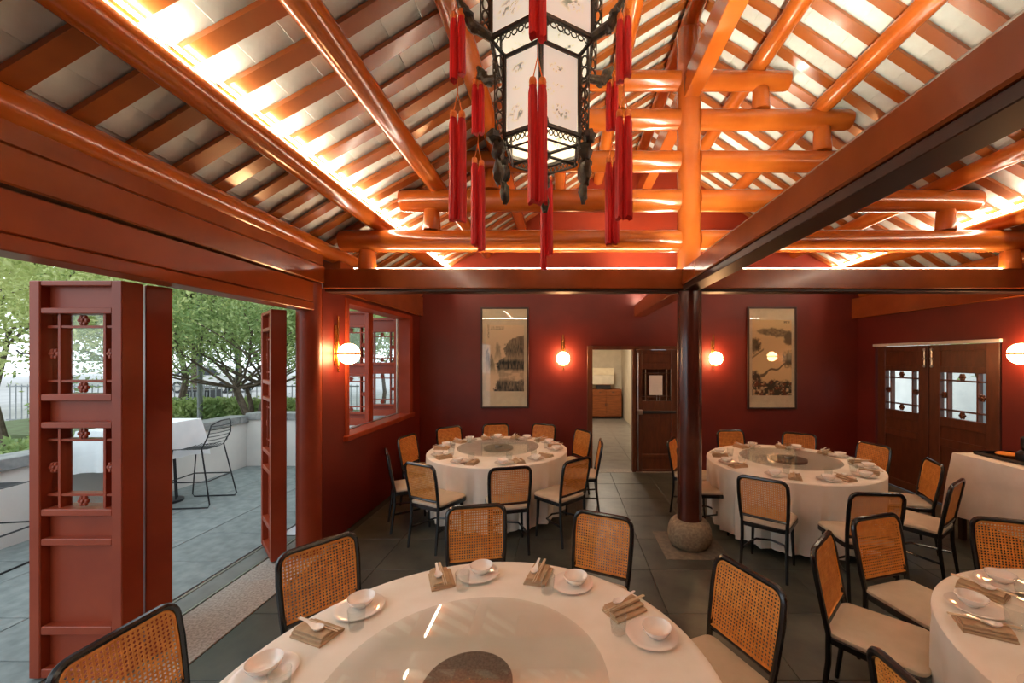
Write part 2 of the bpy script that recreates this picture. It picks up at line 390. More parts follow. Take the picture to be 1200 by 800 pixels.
def in_view(x, y, z):
    if y < 0.3: return 0
    u = 660 + F_PX * x / y; v = 420 - F_PX * (z - H) / y
    return 1 / y if -20 < u < 1220 and -20 < v < 345 else 0
tiles.sort(key=lambda q: -in_view(q[4], q[5] + SP / 2, q[6]))
rest = MB()
for n, (sd, k, t, a, x, y, z) in enumerate(tiles):
    tilt = a + 0.055
    R = Matrix.Translation((x, y if sd < 0 else y + SP, z)) @ Matrix.Rotation(0 if sd < 0 else PI, 4, 'Z') @ Matrix.Rotation(-tilt, 4, 'Y')
    if n < 300:
        o = link('roof_tile', TM[k], ceil); o.matrix_local = R
    else:
        rest.box(0, t * 1.12, .002, SP - .002, .004, .022, M=R)
rest.build('roof_tile_field', RTILE, ceil)['kind'] = 'stuff'
ov = MB()
for sd in (-1, 1):
    hi = prof_line(PR + RH + 0.06)
    for (s0, z0), (s1, z1) in zip(hi, hi[1:]):
        ov.add([(C + sd * s0, YF - .2, z0), (C + sd * s1, YF - .2, z1), (C + sd * s1, YB + .2, z1), (C + sd * s0, YB + .2, z0),
                (C + sd * s0, YF - .2, z0 + .05), (C + sd * s1, YF - .2, z1 + .05), (C + sd * s1, YB + .2, z1 + .05), (C + sd * s0, YB + .2, z0 + .05)],
               [(0, 1, 2, 3), (7, 6, 5, 4), (0, 4, 5, 1), (1, 5, 6, 2), (2, 6, 7, 3), (3, 7, 4, 0)])
ov.build('roof_deck', GROUT, ceil)

# ---- purlins (round logs along the room)
PN = ['eave', 'lowest', 'second', 'third', 'fourth', 'fifth']
for sd, sn in ((-1, 'window-side'), (1, 'far-side')):
    for k in range(1, 7):
        s, z = PROF[k]
        o = MB().cyl((0, YF, 0), (0, YB, 0), PR if k > 1 else PR + .008, 20).build('roof_purlin', LACQ, None, True, (C + sd * s, 0, H + z))
        tag(o, f'round orange purlin, {PN[k-1]} one up the {sn} roof slope', 'purlin', 'round purlins along the roof')
o = MB().cyl((0, YF, 0), (0, YB, 0), PR, 20).build('roof_purlin', LACQ, None, True, (C, 0, H + PROF[7][1]))
tag(o, 'round orange ridge purlin at the very top of the roof', 'purlin', 'round purlins along the roof')
struct(MB().cbox(C - .075, C + .075, YF, YB, H + 2.62, H + 2.86, .006).build('beam_ridge_tie', LACQ), 'flat orange board beam running under the ridge')

# ---- truss
YT = 4.12
LOGS = [(3.56, 1.205, .112), (2.95, 1.62, .112), (2.30, 2.02, .105), (1.65, 2.45, .100), (1.02, 2.85, .095)]
LN = ['lowest and longest', 'second lowest', 'middle', 'second highest', 'highest and shortest']
for k, (hs, z, r) in enumerate(LOGS):
    for sd, sn in ((-1, 'window side of the king post'), (1, 'far side of the king post')):
        a, b = (-hs, -.10) if sd < 0 else (.10, hs)
        m = MB(); e = hs * sd; i = .10 * sd
        m.tube([(i, 0, 0), (e - sd * .03, 0, 0), (e, 0, 0)], [r, r, r * .93], 24)
        o = m.build('truss_log', LACQ, None, True, (C, YT, H + z))
        tag(o, f'{LN[k]} round truss log on the {sn}', 'log', 'round truss logs')
zs = [0.905] + [z for _, z, _ in LOGS]; rr = [0] + [r for _, _, r in LOGS]; sp = [3.30, 2.64, 2.02, 1.37, 0.74]
for k in range(5):
    for sd, sn in ((-1, 'window side'), (1, 'far side')):
        z0 = zs[k] + rr[k] * .96; z1 = zs[k + 1] - rr[k + 1] * .9
        o = MB().lathe([(.088, 0), (.09, .02), (.078, max(.04, z1 - z0 - .01)), (.07, z1 - z0)], 18).build('stub_post', LACQ, None, True, (C + sd * sp[k], YT, H + z0))
        tag(o, f'short round post under the {LN[k]} truss log, {sn}', 'post', 'short posts between truss logs')
kp = MB().cyl((C, YT, 2.81), (C, YT, H + 3.34), .118, 24).build('column_king_post', LACQ, None, True); struct(kp, 'tall orange king post standing over the column')
tb = struct(empty('beam_tie', (0, 0, 0)), 'wide dark lacquered tie beam across the room')
MB().cbox(-2.42, XR - .02, YT - .10, YT + .10, 2.60, 2.805, .012).build('tie_beam', BEAM, tb)
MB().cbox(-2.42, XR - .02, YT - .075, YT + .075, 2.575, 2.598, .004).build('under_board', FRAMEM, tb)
lb = struct(empty('beam_long', (0, 0, 0)), 'long lacquered beam running from the column toward the viewer')
MB().cbox(C - .105, C + .085, YF, YT - .105, 2.635, 2.80, .010).build('long_beam', BEAM, lb)
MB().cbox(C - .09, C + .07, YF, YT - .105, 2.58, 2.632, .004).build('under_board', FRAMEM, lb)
MB().cbox(C - .105, C + .085, YT + .105, YB, 2.60, 2.80, .010).build('long_beam', BEAM, lb)

# ---- columns
cl = struct(empty('column', (C, YT - .02, 0)), 'dark maroon round column on a bulbous stone base')
MB().cyl((0, 0, .27), (0, 0, 2.575), .122, 32).build('shaft', COLUMN, cl, True)
MB().lathe([(.16, 0.0), (.18, .012), (.207, .06), (.218, .12), (.215, .17), (.195, .225), (.165, .258), (.13, .27)], 32).build('stone_base', STONE, cl, True)
MB().cbox(-.31, .31, -.31, .31, -.011, .0022, .002).build('base_slab', mat('base_slab_stone', sr(118, 106, 90), sr(92, 84, 72), scale=20, rough=.55), cl)
c2 = struct(empty('column_left', (-2.49, 3.93, 0)), 'engaged red column at the end of the left wall')
MB().cyl((0, 0, .0), (0, 0, 2.64), .11, 28).build('shaft', DOORRED, c2, True)

# ------------------------------------------------------------------ LED strips
def led(p0, p1, r, label, m=None):
    o = MB()
    o.tube([p0, p1], r, 6); ob = o.build('led_strip', m or LED); tag(ob, label, 'light strip', 'warm LED strips in the roof'); return ob
s, z = PROF[2]
for sd, sn in ((-1, 'window-side'), (1, 'far-side')):
    x = C + sd * (s - .083); zz = H + z + .075
    led((x, YF + .1, zz), (x, YB - .05, zz), .010, f'glowing LED strip along the lowest {sn} purlin')
LEDT = emit_mat('led_warm_uplight', LED_COL, LED_TOP_W)  # strips out of sight, assumed from the bright upper roof
for y0, y1, w in ((YF + .2, YT - .55, 'viewer side'), (YT + .55, YB - .2, 'back wall side')):
    o = led((C - .01, y0, 2.814), (C - .01, y1, 2.814), .010, f'assumed LED uplight strip between added shields on the long beam, {w}', LEDT)
    for dx in (-.035, .028): MB().box(C - .01 + dx, C - .01 + dx + .007, y0, y1, 2.802, 2.845).build('uplight_shield', METAL, o)  # unseen lips added to keep the uplight off the lower boards
led((-2.15, YT, 2.818), (C - .14, YT, 2.818), .010, 'glowing LED strip on the tie beam, window side of king post')
led((C + .14, YT, 2.818), (4.62, YT, 2.818), .010, 'glowing LED strip on the tie beam, far side of king post')

# ================================================================== DOORS AND WINDOWS
def flower(mb, x, z, y, r):                                  # carved blossom
    for k in range(6):
        a = 2 * PI * k / 6; mb.blob((x + r * .62 * math.cos(a), y, z + r * .62 * math.sin(a)), (r * .42, r * .35, r * .42), 6, 4)
    mb.blob((x, y, z), (r * .4, r * .5, r * .4), 6, 4)
def leaf(root, W, T, zb, zt, rows, m, sw=0.07, fl=True, panel_rec=.05, mg=GLASS, lat=.085, bar=.014):
    """framed leaf: local x 0..W, y -T/2..T/2; rows = (z0, z1, kind) from the top down"""
    for x in (0, W - sw): MB().cbox(x, x + sw, -T / 2, T / 2, zb, zt, .005).build('stile', m, root)
    edges = [zt] + [e for r in rows for e in (r[1], r[0])] + [zb]
    for a, b in zip(edges[0::2], edges[1::2]):
        if a - b > .004: MB().cbox(sw, W - sw, -T / 2 + .004, T / 2 - .004, b, a, .004).build('rail', m, root)
    for z0, z1, kd in rows:
        if kd == 'panel':
            MB().box(sw, W - sw, -T / 2 + panel_rec, T / 2 - panel_rec, z0, z1).build('panel', m, root)
        else:
            MB().box(sw, W - sw, -.003, .003, z0, z1).build('pane', mg, root)
            q = MB(); x0, x1 = sw, W - sw
            for x in (x0 + lat, x1 - lat): MB().box(x - bar / 2, x + bar / 2, -.03, .03, z0, z1).build('lattice_bar', m, root)
            for zz in (z0 + lat, z1 - lat): MB().box(x0, x1, -.026, .026, zz - bar / 2, zz + bar / 2).build('lattice_bar', m, root)
            if fl:
                cx, cz = (x0 + x1) / 2, (z0 + z1) / 2; r = lat * .45
                for (fx, fz) in ((cx, z1 - lat / 2), (cx, z0 + lat / 2), (x0 + lat / 2, cz), (x1 - lat / 2, cz)):
                    f = MB(); flower(f, fx, fz, -.02, r); f.build('carved_flower', m, root, True)
    return root
FROWS = [(2.20, 2.33, 'panel'), (1.69, 2.166, 'glass'), (1.523, 1.65, 'panel'), (1.01, 1.488, 'glass'), (.835, .97, 'panel'), (.317, .795, 'panel'), (.066, .267, 'panel')]
def fold_leaf(name, x, y, rz, label, hook=True):
    r = empty(name, (x, y, 0), rz); struct(r, label); r['category'] = 'door'
    leaf(r, .55, .125, .012, 2.36, FROWS, DOORRED, sw=.065, lat=.075)
    if hook:
        h = MB(); h.tube([(.005, -.06, 1.93), (-.04, -.07, 1.93), (-.06, -.07, 1.95)], .005, 6); h.build('hook', BLACKM, r, True)
        h = MB()
        for zz in (2.24, 2.02, .35): h.cyl((-.006, -.02, zz), (-.006, -.02, zz + .08), .008, 8)
        h.build('hinge', BLACKM, r, True)
    return r
fold_leaf('door_1', -3.15, 2.425, 0, 'red folding lattice door leaf nearest the viewer, glass panes and carved flowers')
fold_leaf('door_2', -3.04, 2.86, -math.radians(33), 'red folding lattice door leaf folded right behind the nearest one')
fold_leaf('door_3', -3.05, 4.15, -PI * .253, 'red folding lattice door leaf beside the red wall, swung half open')

# window in the left wall: frame, sill, two lattice casements standing open outward
wf = struct(empty('window_1', (0, 0, 0)), 'red framed window opening with lattice casements in left wall')
MB().cbox(XL - .22, XL + .02, W0 - .002, W0 + .06, WZ0, WZ1, .004).build('window_frame', DOORRED, wf)
MB().cbox(XL - .22, XL + .02, W1 - .10, W1 + .002, WZ0, WZ1, .004).build('window_frame', DOORRED, wf)
MB().cbox(XL - .22, XL + .02, W0 + .06, W1 - .10, WZ1 - .06, WZ1, .004).build('window_frame', DOORRED, wf)
MB().cbox(XL - .24, XL + .05, W0 - .03, W1 + .03, WZ0 - .05, WZ0 + .012, .008).build('window_sill', DOORRED, wf)
MB().box(XL - .19, XL - .15, W0 + .06, W1 - .10, WZ0 + .012, WZ0 + .02).build('sill_track', METAL, wf)
MB().cyl((XL - .16, W1 - .16, WZ0 + .02), (XL - .16, W1 - .16, WZ1 - .06), .014, 10).build('window_rod', METAL, wf, True)
WROWS = [(2.36, 2.50, 'panel'), (1.84, 2.32, 'glass'), (1.70, 1.80, 'panel'), (1.18, 1.66, 'glass'), (1.10, 1.15, 'panel')]
for n, (yy, lab) in enumerate(((5.45, 'red lattice casement standing open outside window, closer to the wall lamp'), (6.38, 'red lattice casement standing open outside window, farther from the wall lamp'))):
    r = struct(empty('window_%d' % (n + 2), (-3.13, yy, 0)), lab)
    leaf(r, .52, .125, 1.0, 2.54, WROWS, DOORRED, sw=.06, lat=.07)

# right wall double door
RROWS = [(1.80, 2.00, 'panel'), (1.14, 1.72, 'glass'), (.86, 1.02, 'panel'), (.12, .76, 'panel')]
for n, (y0, lab) in enumerate(((6.30, 'dark brown door leaf with lattice glass, nearer the back corner'), (5.41, 'dark brown door leaf with lattice glass, nearer the sideboard'))):
    r = struct(empty('door_%d' % (n + 4), (XR + .05, y0, 0), -PI / 2), lab); r['category'] = 'door'
    leaf(r, .875, .07, .01, 2.08, RROWS, DARKDOOR, sw=.15, panel_rec=.022, lat=.10, bar=.02)
    bx = .83 if n == 0 else .045
    b = MB(); b.cyl((bx, -.045, 1.78), (bx, -.045, 2.04), .010, 10)
    for zz in (1.80, 1.90, 2.02): b.cbox(bx - .016, bx + .016, -.058, -.034, zz - .014, zz + .014, .003)
    b.build('flush_bolt', METAL, r, True)
struct(MB().cbox(XR - .03, XR + .02, D0 - .01, D1 + .01, 2.085, 2.125, .004).build('trim_1', PAPER), 'white metal strip over the dark double door')

# back doorway
df = struct(empty('door_6', (0, 0, 0)), 'dark wooden frame of the back doorway')
MB().cbox(O0 - .02, O0 + .07, YB - .03, YB + .18, 0, 2.11, .006).build('door_frame', DARKDOOR, df)
MB().cbox(O1 - .07, O1 + .02, YB - .03, YB + .18, 0, 2.11, .006).build('door_frame', DARKDOOR, df)
MB().cbox(O0 + .07, O1 - .07, YB - .03, YB + .18, 2.05, 2.11, .006).build('door_frame', DARKDOOR, df)
MB().cbox(1.155, 1.215, YB - .02, YB + .10, .005, 2.05, .004).build('meeting_post', DARKDOOR, df)
MB().box(O0, O1, YB - .02, YB + .2, -.011, .004).build('door_sill', GRANITE, df)
d7 = struct(empty('door_7', (1.22, YB + .03, 0)), 'closed dark door leaf with push bar and paper notice'); d7['category'] = 'door'
leaf(d7, .69, .06, .012, 2.045, [(1.82, 1.98, 'panel'), (1.19, 1.72, 'glass'), (.30, .90, 'panel'), (.05, .24, 'panel')], DARKDOOR, sw=.10, panel_rec=.018, lat=.07, bar=.014, fl=False)
MB().cyl((.03, -.045, 0.03), (.03, -.045, 2.0), .010, 8).build('bolt_rod', METAL, d7, True)
MB().cbox(.08, .66, -.075, -.035, .985, 1.03, .006).build('push_bar', BLACKM, d7)
MB().cbox(.01, .10, -.085, -.032, .965, 1.05, .006).build('push_bar_box', METAL, d7)
MB().box(.22, .44, -.036, -.032, 1.29, 1.62).build('paper_notice', PAPER, d7)

# ---- room beyond the doorway
PX0, PX1, PY1 = -0.35, 2.35, 13.2
pf = struct(B(PX0 - .2, PX1 + .2, YB + .18, PY1 + .2, -.12, -.012).build('floor_pantry', GROUT))
ptm = tile_mesh('floor_tile', .6, .6, PTILE)
for i in range(5):
    for j in range(11):
        if j * .6 + YB + .2 < PY1 - .3: link('floor_tile', ptm, pf, (PX0 - .2 + i * .6, YB + .19 + j * .6, 0))
PXW = 1.92
struct(B(PX0 - .15, PX0, YB + .18, PY1, 0, 2.7).build('wall_pantry_left', PLASTER)); struct(B(PXW, PXW + .1, 9.2, PY1, 0, 2.7).build('wall_pantry_right', PLASTER))
struct(B(PX0 - .15, PX1 + .2, PY1, PY1 + .1, 0, 2.7).build('wall_pantry_back', PLASTER)); struct(B(PX1, PX1 + .1, YB + .18, 9.2, 0, 2.7).build('wall_pantry_side', PLASTER))
struct(B(PX0 - .15, PX1 + .2, YB + .18, PY1 + .1, 2.7, 2.8).build('ceiling_pantry', PLASTER))
cab = tag(empty('wooden_cabinet', (1.36, 12.85, 0)), 'low brown wooden cabinet seen through the back doorway', 'cabinet')
MB().cbox(-.48, .48, -.25, .25, .07, .93, .006).build('body', WOOD, cab); MB().box(-.45, .45, -.2, .22, 0, .07).build('plinth', FRAMEM, cab)
for sd in (-1, 1):
    d = MB().cbox(min(sd * .005, sd * .465), max(sd * .005, sd * .465), -.275, -.252, .10, .74, .004).build('cabinet_door', WOOD, cab); MB().cyl((sd * .03, -.29, .40), (sd * .03, -.29, .50), .009, 8).build('handle', BLACKM, d, True)
    d = MB().cbox(min(sd * .005, sd * .465), max(sd * .005, sd * .465), -.275, -.252, .75, .90, .004).build('drawer', WOOD, cab); MB().cyl((sd * .2 - .03, -.29, .85), (sd * .2 + .03, -.29, .85), .009, 8).build('handle', BLACKM, d, True)
tr = tag(empty('serving_tray', (1.36, 12.85, .932)), 'dark flat box on the doorway cabinet', 'box')
MB().cbox(-.30, .14, -.2, .2, 0, .13, .006).build('body', BLACKM, tr); MB().cbox(-.32, .16, -.22, .22, .132, .15, .004).build('lid', WOOD, tr)
bx = tag(empty('cardboard_box', (1.22, 12.85, 1.084)), 'pale stacked box on top of the doorway cabinet', 'box')
MB().cbox(-.38, .38, -.2, .2, 0, .30, .008).build('body', PLASTER, bx); MB().cbox(-.39, .39, -.21, .21, .302, .52, .008).build('lid', CREAM, bx)
sh = tag(empty('tall_cupboard', (1.97, 8.55, 0)), 'brown wooden cupboard glimpsed through the glass of closed back door', 'cupboard')
MB().cbox(-.36, .36, -.20, .20, .06, 2.0, .006).build('body', WOOD, sh); MB().box(-.34, .34, -.17, .18, 0, .06).build('plinth', FRAMEM, sh)
for sd in (-1, 1):
    d = MB().cbox(min(sd * .004, sd * .35), max(sd * .004, sd * .35), -.222, -.202, .09, 1.97, .004).build('cupboard_door', DARKDOOR, sh); MB().cyl((sd * .03, -.235, 1.0), (sd * .03, -.235, 1.14), .008, 8).build('handle', METAL, d, True)
cu = MB()
for k in range(5): cu.tube([(1.84 + .014 * (k % 2), 9.4 + k * .1, .25), (1.84 + .014 * ((k + 1) % 2), 9.4 + k * .1, 2.5)], .055, 8)
tag(cu.build('hanging_curtain', ORANGE, None, True), 'pale orange curtain hanging just inside the back doorway', 'curtain')
pl = tag(empty('added_pantry_light', (1.05, 10.4, 2.7)), 'unseen light added on the ceiling of the room beyond the doorway', 'lamp')  # unseen light added to brighten the room beyond
MB().cyl((0, 0, -.03), (0, 0, 0), .16, 24).build('rim', METAL, pl, True); MB().cyl((0, 0, -.04), (0, 0, -.031), .14, 24).build('diffuser', emit_mat('pantry_fill', (1, .86, .68), 260), pl)

# ================================================================== WALL LAMPS
def sconce(x, y, z, rz, label):
    r = tag(empty('wall_sconce', (x, y, z), rz), label, 'lamp', 'globe wall lamps')            # local -y points into the room
    MB().cbox(-.03, .03, -.012, -.001, -.12, .30, .003).build('wall_plate', BRASS, r)
    MB().cyl((0, -.03, -.19), (0, -.03, .40), .011, 12).build('brass_bar', BRASS, r, True)
    MB().cyl((0, -.012, .06), (0, -.03, .06), .008, 8).build('bracket', BRASS, r, True)
    for s in (-1, 1):
        pr = [(.103 * math.cos(t), s * (.010 + .098 * math.sin(t))) for t in np.linspace(0.0, PI / 2 * .98, 10)]
        MB().lathe(pr if s > 0 else pr[::-1], 28).build('globe_half', GLOBE, r, True, (0, -.145, 0))
    MB().cyl((0, -.145, -.0095), (0, -.145, .0095), .105, 28).build('brass_ring', BRASS, r, True)
    return r
sconce(0.0, YB - .001, 1.90, 0, 'globe wall lamp between left painting and the back doorway')
sconce(2.50, YB - .001, 1.90, 0, 'globe wall lamp between the column and right painting')
sconce(XL + .001, 4.22, 1.95, PI / 2, 'globe wall lamp beside the lattice window')
sconce(XR - .001, 4.18, 1.95, -PI / 2, 'globe wall lamp on the right wall above the sideboard')

# ================================================================== PAINTINGS
def paint_pine(u, v):
    paper = lin(242, 214, 176) * np.ones((len(u), 1)); n = fbm(u, v * 1.9, 7, 1); n2 = fbm(u, v * 1.9, 24, 5); st_ = fbm(u * 2.2, v * .9, 18, 13)
    edge = np.interp(v, [0, .12, .2, .28, .33, .42, .48, .53, .60, .70, .76, .82, .86], [.20, .24, .36, .30, .30, .28, .40, .55, .47, .52, .60, .80, 1.1])
    m = sst(-.02, .03, u - edge + (n2 - .5) * .18 + (n - .5) * .10)
    tone = np.interp(v, [0, .15, .20, .30, .34, .44, .50, .60, .8], [.95, .8, .35, .45, .95, 1.0, .6, .85, .75]) * (.55 + .75 * st_)
    fall = sst(.62, .75, fbm(u * .8, v * 2.6, 6, 31)) * sst(.34, .28, v); ink = m * np.clip(tone, 0, 1) * (1 - .7 * fall)
    for cu, top, w, lo in ((.33, .74, .10, .50), (.06, .66, .13, .30), (.17, .56, .10, .30)):
        sp = sst(.02, -.02, np.abs(u - cu + (n - .5) * .1) - w * np.clip((top - v) / (top - lo), 0, 1.2) ** .8) * sst(lo - .08, lo + .12, v) * (v < top)
        ink = np.maximum(ink, sp * (.25 + .65 * st_))
    call = (np.mod(u * 26, 1) < .6) * (np.mod(v * 60, 1) < .65) * (vnoise(u, v, 70, 9) > .35) * (((u > .05) & (u < .5) & (v > .93) & (v < .985)) | ((u > .05) & (u < .09) & (v > .8)))
    ink = np.clip(np.maximum(ink, call * .8), 0, 1)[:, None]
    return paper * (1 - ink) + lin(40, 50, 50) * ink
def paint_river(u, v):
    paper = lin(242, 208, 156) * np.ones((len(u), 1)); n = fbm(u, v * 1.95, 8, 3); n2 = fbm(u, v * 1.95, 24, 8)
    hill = sst(.02, -.01, np.abs(v - .835 + .05 * (u - .5)) - .055 * np.sqrt(np.clip((u - .1) / .5, 0, 1)) * (1.1 - .3 * u) - (n - .5) * .05) * sst(.08, .14, u)
    hill2 = sst(.03, -.02, np.hypot((u - .93) / 1.3, (v - .76)) - .09 - (n2 - .5) * .06)
    tl = sst(.03, -.02, np.hypot((u - .08) / 1.4, (v - .655)) - .085 - (n2 - .5) * .10)
    trr = sst(.03, -.02, np.hypot((u - .93) / 1.5, (v - .48)) - .095 - (n2 - .5) * .10)
    br = sst(.012, .002, np.abs(v - (.27 + .16 * (u - .2) / .75 + .02 * np.sin(u * 17))) - .006 - .01 * (u < .4)) * sst(.18, .22, u)
    trunk = sst(.014, .004, np.abs(v - (.50 + .38 * u)) - .004) * (u < .3) * .6
    bot = sst(.03, -.02, v - .16 - .14 * sst(.45, .0, u) - (n - .5) * .16) * sst(.3, .5, n2 * .6 + n * .4)
    red = sst(.05, -.02, v - .17 - (n - .5) * .1) * sst(.5, .62, fbm(u, v * 2, 10, 21))
    ink = np.clip(np.maximum.reduce([hill * (.4 + .5 * n2), hill2 * .8, tl * (.6 + .4 * n), trr * (.6 + .4 * n), br * .8, trunk, bot * .95]), 0, 1)[:, None]
    call = ((u > .80) & (u < .95) & (v > .955) & (v < .985) & (vnoise(u, v, 80, 4) > .5))[:, None] * .7; ink = np.maximum(ink, call)
    c = lin(40, 40, 36) * (1 - red[:, None] * .8) + lin(120, 50, 24) * red[:, None] * .8
    return paper * (1 - ink) + c * ink
def painting(x, w, z0, h, fn, label, pb, pt):
    r = tag(empty('framed_painting', (x, YB - .001, z0)), label, 'painting', 'framed ink paintings on the back wall'); f = .028
    for a in ((-w / 2, -w / 2 + f, 0, h), (w / 2 - f, w / 2, 0, h), (-w / 2 + f, w / 2 - f, 0, f), (-w / 2 + f, w / 2 - f, h - f, h)):
        MB().cbox(a[0], a[1], -.045, 0, a[2], a[3], .004).build('frame_side', FRAMEM, r)
    MB().box(-w / 2 + f, w / 2 - f, -.02, -.002, f, h - f).build('scroll_mount', CREAM, r)
    pw = (w - 2 * f) * .86; ph = (h - 2 * f) * (pt - pb)
    me = print_mesh('ink_picture', pw, ph, 90, int(90 * ph / pw), fn, INK); link('ink_picture', me, r, (-pw / 2, -.0215, f + (h - 2 * f) * pb))
    MB().box(-w / 2 + f, w / 2 - f, -.036, -.033, f, h - f).build('glass_cover', GLASS, r)
painting(-0.975, .80, 1.075, 1.68, paint_pine, 'tall framed ink painting of a pine cliff and peaks', .155, .835)
painting(3.48, .82, 1.06, 1.70, paint_river, 'tall framed ink painting of a river hill and branches', .12, .885)

# ================================================================== LANTERN
def hexp(R, z=0): return [(R * math.sin(PI / 3 * k), -R * math.cos(PI / 3 * k), z) for k in range(6)]     # vertex 0 faces the viewer
LT = tag(empty('palace_lantern', (-0.11, 2.2, H + 0.0)), 'large two-tier hexagonal lantern with painted panels and red tassels', 'lantern')
def silk(seed):
    rs = random.Random(seed); cs = [(rs.uniform(.3, .7), rs.uniform(.70, .82), .26, .07), (rs.uniform(.3, .6), rs.uniform(.50, .58), .20, .03), (rs.uniform(.3, .65), rs.uniform(.20, .30), .30, .13), (rs.uniform(.2, .8), rs.uniform(.38, .44), .12, .05)]
    def fn(u, v):
        base = lin(240, 232, 216) * np.ones((len(u), 1)); n = fbm(u, v * 2.0, 12, seed); n2 = fbm(u * 1.2, v * 1.6, 20, seed + 3)
        ink = np.zeros_like(u)
        for cu, cv, ru, rv in cs: ink = np.maximum(ink, sst(1.1, .3, np.hypot((u - cu) / ru, (v - cv) / rv)) * sst(.46, .66, n2))
        ink = np.clip(ink * .85, 0, .85)[:, None]; g = sst(.4, .6, n)[:, None]
        return base * (1 - ink) + (lin(58, 70, 66) * (1 - g) + lin(110, 128, 96) * g) * ink
    return fn
def tier(R, z0, z1, fr, seed):
    P = hexp(R)
    for k in range(6):
        a = Vector(P[k]); b = Vector(P[(k + 1) % 6]); d = (b - a).normalized(); L = (b - a).length; ang = math.atan2(d.y, d.x)
        MB().cyl((a.x, a.y, z0 - .015), (a.x, a.y, z1 + .015), fr, 8).build('corner_post', LFRAME, LT, True)
        M = Matrix.Translation(a) @ Matrix.Rotation(ang, 4, 'Z')
        for zz in (z0, z1): MB().cbox(fr * .5, L - fr * .5, -fr * .7, fr * .7, zz - .011, zz + .011, .003, M).build('panel_rail', LFRAME, LT)
        w = L - fr * 2; me = print_mesh('painted_panel', w, z1 - z0 - .022, 34, 60, silk(seed + k), LPANEL)
        o = link('painted_panel', me, LT); o.matrix_local = M @ Matrix.Translation((fr, 0, z0 + .011))
        fz = MB()                                             # fretwork band under the panel
        n = 7
        for i in range(n):
            cx = fr + w * (i + .5) / n; rr_ = w / n * .42
            fz.tube([(cx + rr_ * math.cos(t), 0, z0 - .030 + .015 * math.sin(t)) for t in np.linspace(0, 2 * PI, 9)[:-1]], .0035, 5, True, M=M)
        fz.build('fretwork', LCARVE, LT, True)
        out = Vector((a.x, a.y, 0)).normalized(); ea = MB()     # openwork ear outside each post
        Mo = Matrix.Translation(a) @ Matrix.Rotation(math.atan2(out.y, out.x), 4, 'Z')
        nz_ = 7; hh = (z1 - z0)
        for i in range(nz_):
            cz = z0 + hh * (i + .5) / nz_; rz_ = hh / nz_ * .5
            ea.tube([(.028 + .018 * math.cos(t), 0, cz + rz_ * math.sin(t)) for t in np.linspace(0, 2 * PI, 9)[:-1]], .005, 5, True, M=Mo)
        ea.tube([(.050, 0, z0), (.055, 0, (z0 + z1) / 2), (.050, 0, z1)], .004, 5, M=Mo)
        ea.build('carved_ear', LCARVE, LT, True)
R1, R2, RO = .225, .300, .47
tier(R1, 1.160, 1.565, .013, 3); tier(R2, 1.640, 2.08, .014, 17)
